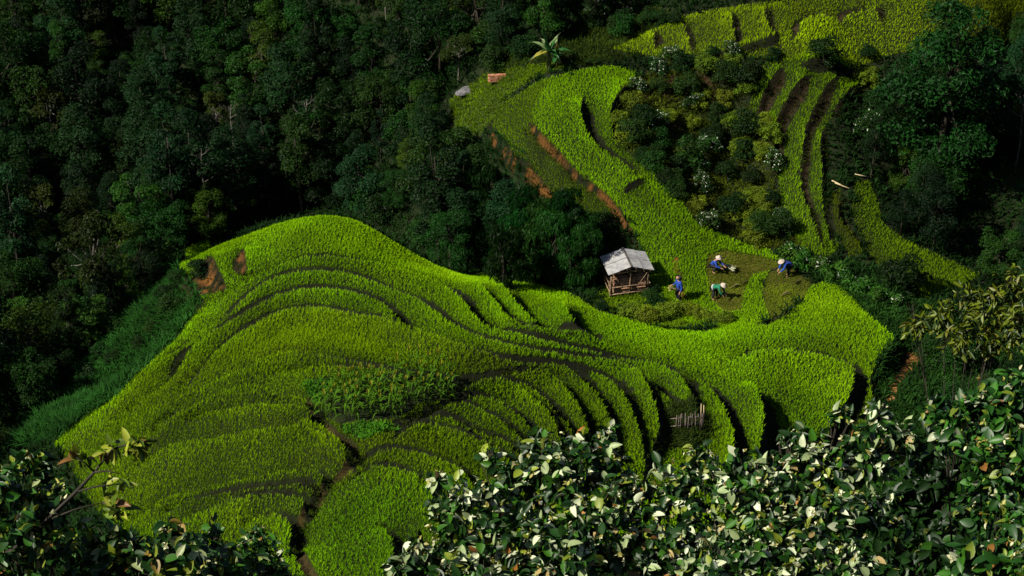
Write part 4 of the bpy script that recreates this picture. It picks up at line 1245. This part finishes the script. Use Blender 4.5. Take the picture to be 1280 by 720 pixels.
p = ghit(583, 116)
me = bpy.data.meshes.new('rock'); bm = bmesh.new(); bmesh.ops.create_icosphere(bm, subdivisions=3, radius=1)
for v in bm.verts:
    v.co = Vector((v.co.x * .75, v.co.y * .45, v.co.z * .22)) * (1 + .12 * math.sin(v.co.x * 5 + v.co.z * 3) + random.uniform(-.03, .03))
bm.to_mesh(me); bm.free()
o = put('rock', me, surf_mat('grey_stone', (.03, .03, .032), (.09, .09, .094), 5)); o.location = (p[0], p[1], p[2] + .15); o.rotation_euler = (.1, -.15, .3)
tag(o, 'flat grey rock at the forest edge left of the brick stack', 'rock')

# ------------------------------------------------------------------ near bushes on the viewer's slope
def leaf_template(fold=.22, bend=.35):
    st = [(0, .05), (.1, .58), (.3, .98), (.56, .95), (.8, .6), (1.0, .06)]
    V = []
    for t, w in st:
        z = -bend * t * t
        for s in (-1, 0, 1):
            V.append((t, s * w * .5, z + abs(s) * w * fold * .5))
    Fq = []
    for i in range(len(st) - 1):
        for q in (0, 1):
            Fq.append((3 * i + q, 3 * i + q + 1, 3 * i + q + 4, 3 * i + q + 3))
    return np.array(V), np.array(Fq)
LT, LF = leaf_template()
PALETTE = {
    'pale': [((.27, .30, .19), .105), ((.14, .18, .08), .12), ((.005, .021, .002), .52), ((.017, .060, .003), .14), ((.10, .13, .012), .07), ((.15, .06, .012), .004), ((.17, .13, .05), .012)],
    'green': [((.17, .19, .12), .05), ((.006, .028, .003), .58), ((.016, .062, .004), .24), ((.07, .10, .008), .09), ((.12, .055, .012), .012)],
    'left': [((.16, .19, .08), .06), ((.005, .022, .002), .6), ((.014, .052, .004), .2), ((.09, .115, .008), .12), ((.1, .07, .012), .02)],
    'young': [((.12, .14, .012), .5), ((.045, .075, .005), .43), ((.12, .06, .018), .07)],
    'bud': [((.28, .28, .16), .4), ((.16, .15, .03), .35), ((.05, .08, .006), .2), ((.16, .07, .015), .05)],
    'shaded': [((.003, .013, .0012), .8), ((.008, .03, .002), .17), ((.08, .1, .02), .03)],  # shade of the gap put into near black leaf colours
    'droop': [((.050, .068, .002), .5), ((.010, .022, .002), .38), ((.06, .062, .007), .12)],
}
def broad_leaves(rs, lobes, n, size, pal, wid=.55, hang=.5, inner=.55, skyward=.5, spray=6):
    """leaves in sprays of a few on twig ends spread over the lobes"""
    lob = np.array(lobes); wts = lob[:, 3] ** 2; wts /= wts.sum()
    m = max(1, n // spray); n = m * spray
    k = rs.choice(len(lob), m, p=wts)
    d = rs.normal(size=(m, 3)); d[:, 2] += .35; d /= np.linalg.norm(d, axis=1)[:, None]
    sh = 1 - inner * rs.rand(m) ** 1.3
    p = lob[k, :3] + d * (lob[k, 3] * sh * (1 + .14 * rs.normal(size=m)))[:, None]
    ax = d * .8 + rs.normal(size=(m, 3)) * .3 + np.array((0, 0, .25)); ax /= np.linalg.norm(ax, axis=1)[:, None]
    p = np.repeat(p, spray, 0); d = np.repeat(d, spray, 0); ax = np.repeat(ax, spray, 0)
    p = p - ax * (size * .9 * rs.rand(n))[:, None]
    t = ax * .45 + rs.normal(size=(n, 3)) * .62 - np.array((0, 0, hang * .8)); t /= np.linalg.norm(t, axis=1)[:, None]
    up = np.array((0, 0, skyward)) + d * .45 + rs.normal(size=(n, 3)) * .45
    b = np.cross(up, t); b /= np.linalg.norm(b, axis=1)[:, None] + 1e-9
    nn = np.cross(t, b)
    s = size * rs.uniform(.45, 1.25, n)
    fold = rs.uniform(.2, 1.1, n); bend = rs.uniform(-.3, 1.2, n)
    W = wid * rs.uniform(.8, 1.2, n)
    V = p[:, None] + s[:, None, None] * (LT[None, :, 0, None] * t[:, None] + LT[None, :, 1, None] * W[:, None, None] * b[:, None]
        + (np.where(LT[:, 1] != 0, 1, 0)[None, :, None] * np.abs(LT[None, :, 1, None]) * .45 * fold[:, None, None] - .22 * bend[:, None, None] * LT[None, :, 0, None] ** 2) * nn[:, None])
    pr = np.array([w for _, w in PALETTE[pal]]); pr /= pr.sum()
    ci = rs.choice(len(pr), n, p=pr)
    c = np.array([c for c, _ in PALETTE[pal]])[ci] * rs.uniform(.75, 1.2, (n, 1))
    Cc = np.repeat(c[:, None], len(LT), 1)
    Cc[:, 1::3] *= 1.08
    Fq = (LF[None] + (np.arange(n) * len(LT))[:, None, None]).reshape(-1, 4)
    return V.reshape(-1, 3), Fq, Cc.reshape(-1, 3)
def near_bush(name, label, base_uvd, lobes, n, size, pal, seed, cat='bush', wid=.55, hang=.5, stem=.035, twigs=1, skyward=.5):
    """lobes: where the clumps hang, as (u, v, distance, radius in metres)"""
    rs = np.random.RandomState(seed)
    W = [at_dist(u, v, d) for u, v, d, r in lobes]
    base = np.mean(W, 0); base[2] = ground_z([base[0]], [base[1]])[0]
    root = empty(name, base)
    tag(root, label, cat)
    L = [(*(w - base), l[3]) for w, l in zip(W, lobes)]
    V, Fq, C = broad_leaves(rs, L, n, size, pal, wid, hang, skyward=skyward)
    if pal in ('pale', 'left', 'green'):
        V2, F2, C2 = broad_leaves(rs, L, n // 5, size * .4, 'bud', .5, .1, .25, .6, 5)
        F2 = F2 + len(V); V = np.concatenate([V, V2]); Fq = np.concatenate([Fq, F2]); C = np.concatenate([C, C2])
    put('foliage', quad_mesh('foliage', V, Fq, C, True), M_BIGLEAF, root)
    mb = MB()
    for l in L:
        e = Vector(l[:3]); b = Vector((e.x * .1 + rs.uniform(-.1, .1), e.y * .1 + rs.uniform(-.1, .1), -.2))
        m = Vector((e.x * .3, e.y * .3, e.z * .6)) + Vector((rs.uniform(-.12, .12), rs.uniform(-.12, .12), .1))
        mb.tube([b, m, e], [stem, stem * .7, stem * .35], 7)
        for q in range(7 * twigs):
            dd = Vector(tuple(rs.normal(size=3))).normalized(); f = m.lerp(e, rs.uniform(.3, 1))
            mb.tube([f, f.lerp(e + dd * l[3] * .9, .5) + Vector((0, 0, .03)), e + dd * l[3] * .9], [stem * .3, stem * .2, stem * .08], 5)
    mb.build('stem', M_BARK, root, True)
    return root
near_bush('white_leaved_bush', 'left of the two big near bushes with many whitish leaf undersides', None,
    [(560, 712, 20, .45), (600, 640, 20, .42), (650, 690, 19.6, .5), (690, 600, 20.3, .42), (745, 580, 20.6, .36), (740, 660, 20, .5), (640, 600, 20.4, .24), (560, 640, 20, .2), (705, 560, 20.8, .2), (520, 690, 19.8, .18), (668, 548, 20.8, .12), (760, 545, 20.8, .14), (545, 600, 20.4, .12), (500, 712, 19.7, .12), (610, 572, 20.5, .12), (780, 625, 20.4, .3), (700, 720, 19.4, .5), (600, 745, 19.5, .5)], 6400, .12, 'pale', 1)
near_bush('white_leaved_bush', 'right of the two big near bushes with whitish leaves, below the stake fence', None,
    [(850, 620, 20.6, .36), (870, 700, 20, .5), (940, 640, 20.2, .42), (985, 700, 19.6, .5), (1020, 600, 20.4, .42), (1080, 570, 20.4, .36), (1040, 660, 20, .42), (1010, 555, 20.6, .22), (1120, 550, 20.6, .22), (900, 600, 20.6, .25), (820, 690, 20, .4), (1090, 640, 20.2, .25), (960, 590, 20.6, .2), (985, 545, 20.6, .12), (1050, 520, 20.6, .14), (1100, 515, 20.7, .13), (870, 568, 20.8, .13), (925, 575, 20.7, .12), (930, 740, 19.5, .5), (1060, 730, 19.6, .4)], 7000, .12, 'pale', 2)
near_bush('broad_leaved_bush', 'near dark green bush at the right edge below the drooping tree', None,
    [(1230, 530, 21.5, .42), (1275, 500, 21.6, .4), (1180, 525, 22, .28), (1260, 590, 21, .5), (1280, 640, 21.4, .3)], 2200, .125, 'green', 3, stem=.018)
near_bush('broad_leaved_bush', 'small near bush in the bottom right corner', None,
    [(1250, 700, 19, .3), (1285, 660, 19, .3), (1215, 725, 19, .25), (1290, 725, 18.6, .3)], 600, .14, 'green', 4)
near_bush('broad_leaved_bush', 'near dark bush at the left edge with large green leaves', None,
    [(20, 620, 19, .4), (60, 650, 19.4, .4), (20, 700, 18.6, .45), (90, 700, 19, .4), (40, 590, 19.6, .22), (-20, 640, 19, .4)], 1300, .13, 'left', 5)
near_bush('broad_leaved_bush', 'low near bush with big pale green leaves at the bottom left', None,
    [(170, 700, 19, .3), (230, 680, 19.4, .24), (220, 720, 18.8, .35), (290, 710, 19.2, .3), (130, 690, 19, .26), (330, 725, 19.4, .26), (265, 668, 19.6, .16), (205, 662, 19.5, .14)], 850, .135, 'left', 6)
near_bush('weedy_bush', 'small near weed bush with reddish tip left of the zigzag gully', None,
    [(325, 690, 21, .2), (320, 665, 21.2, .11), (350, 712, 21, .2)], 330, .09, 'green', 7)
near_bush('broad_leaved_bush', 'added bush whose near black leaves carry the shade of the gap between the near bushes', None,
    [(1150, 575, 27, .5), (1175, 640, 27, .6), (1145, 690, 26.5, .6), (1190, 715, 26, .6), (1200, 590, 27, .5), (1130, 625, 27, .4), (1215, 660, 26.5, .5)], 1900, .19, 'shaded', 10, stem=.02)  # bush added to darken the gap over the open slope
# one long branch reaching out from the left bush
def reach_branch():
    D = 18.6
    pts = [at_dist(u, v, D) for u, v in ((10, 690), (60, 650), (95, 615), (118, 590), (140, 562))]
    base = pts[0].copy(); base[2] = ground_z([base[0]], [base[1]])[0]
    root = empty('young_tree', base); tag(root, 'slim young tree with a leaning branch and yellowish leaf tips at the left', 'tree')
    mb = MB()
    mb.tube([Vector((0, 0, -.2))] + [Vector(tuple(p - base)) for p in pts], [.04, .03, .024, .018, .013, .006], 7)
    tw = [((95, 615), (150, 605)), ((118, 590), (95, 572)), ((60, 650), (128, 628)), ((128, 628), (148, 640)), ((140, 562), (170, 556)), ((118, 590), (150, 592))]
    ends = []
    for a, c in tw:
        A, B = at_dist(*a, D) - base, at_dist(*c, D - .1) - base
        mb.tube([Vector(tuple(A)), Vector(tuple((A + B) / 2 + np.array((0, 0, .02)))), Vector(tuple(B))], [.010, .008, .004], 5); ends.append(B)
    mb.build('trunk', M_BARK, root, True)
    ends.append(pts[-1] - base); ends.append(at_dist(105, 575, D) - base)
    rs = np.random.RandomState(8)
    V, Fq, C = broad_leaves(rs, [(*e, .11) for e in ends], 110, .14, 'young', .42, .4)
    put('foliage', quad_mesh('foliage', V, Fq, C, True), M_BIGLEAF, root)
reach_branch()
# the drooping tree halfway down on the right
near_bush('drooping_tree', 'olive tree with drooping narrow leaves above the bank at the right edge', None,
    [(1180, 395, 72, .7), (1215, 375, 72, .7), (1255, 372, 72, .8), (1225, 405, 71, .9), (1275, 405, 71, .9), (1150, 408, 72, .5), (1195, 425, 71, .6), (1265, 345, 72, .45), (1245, 435, 71, .6), (1140, 382, 72, .2)], 1700, .34, 'droop', 9, 'tree', .3, .8, .03)

# the patterns the copies came from leave the scene
for r in PROTO:
    for c in list(r.children):
        bpy.data.objects.remove(c, do_unlink=True)
    bpy.data.objects.remove(r, do_unlink=True)
print('objects', len(bpy.data.objects))
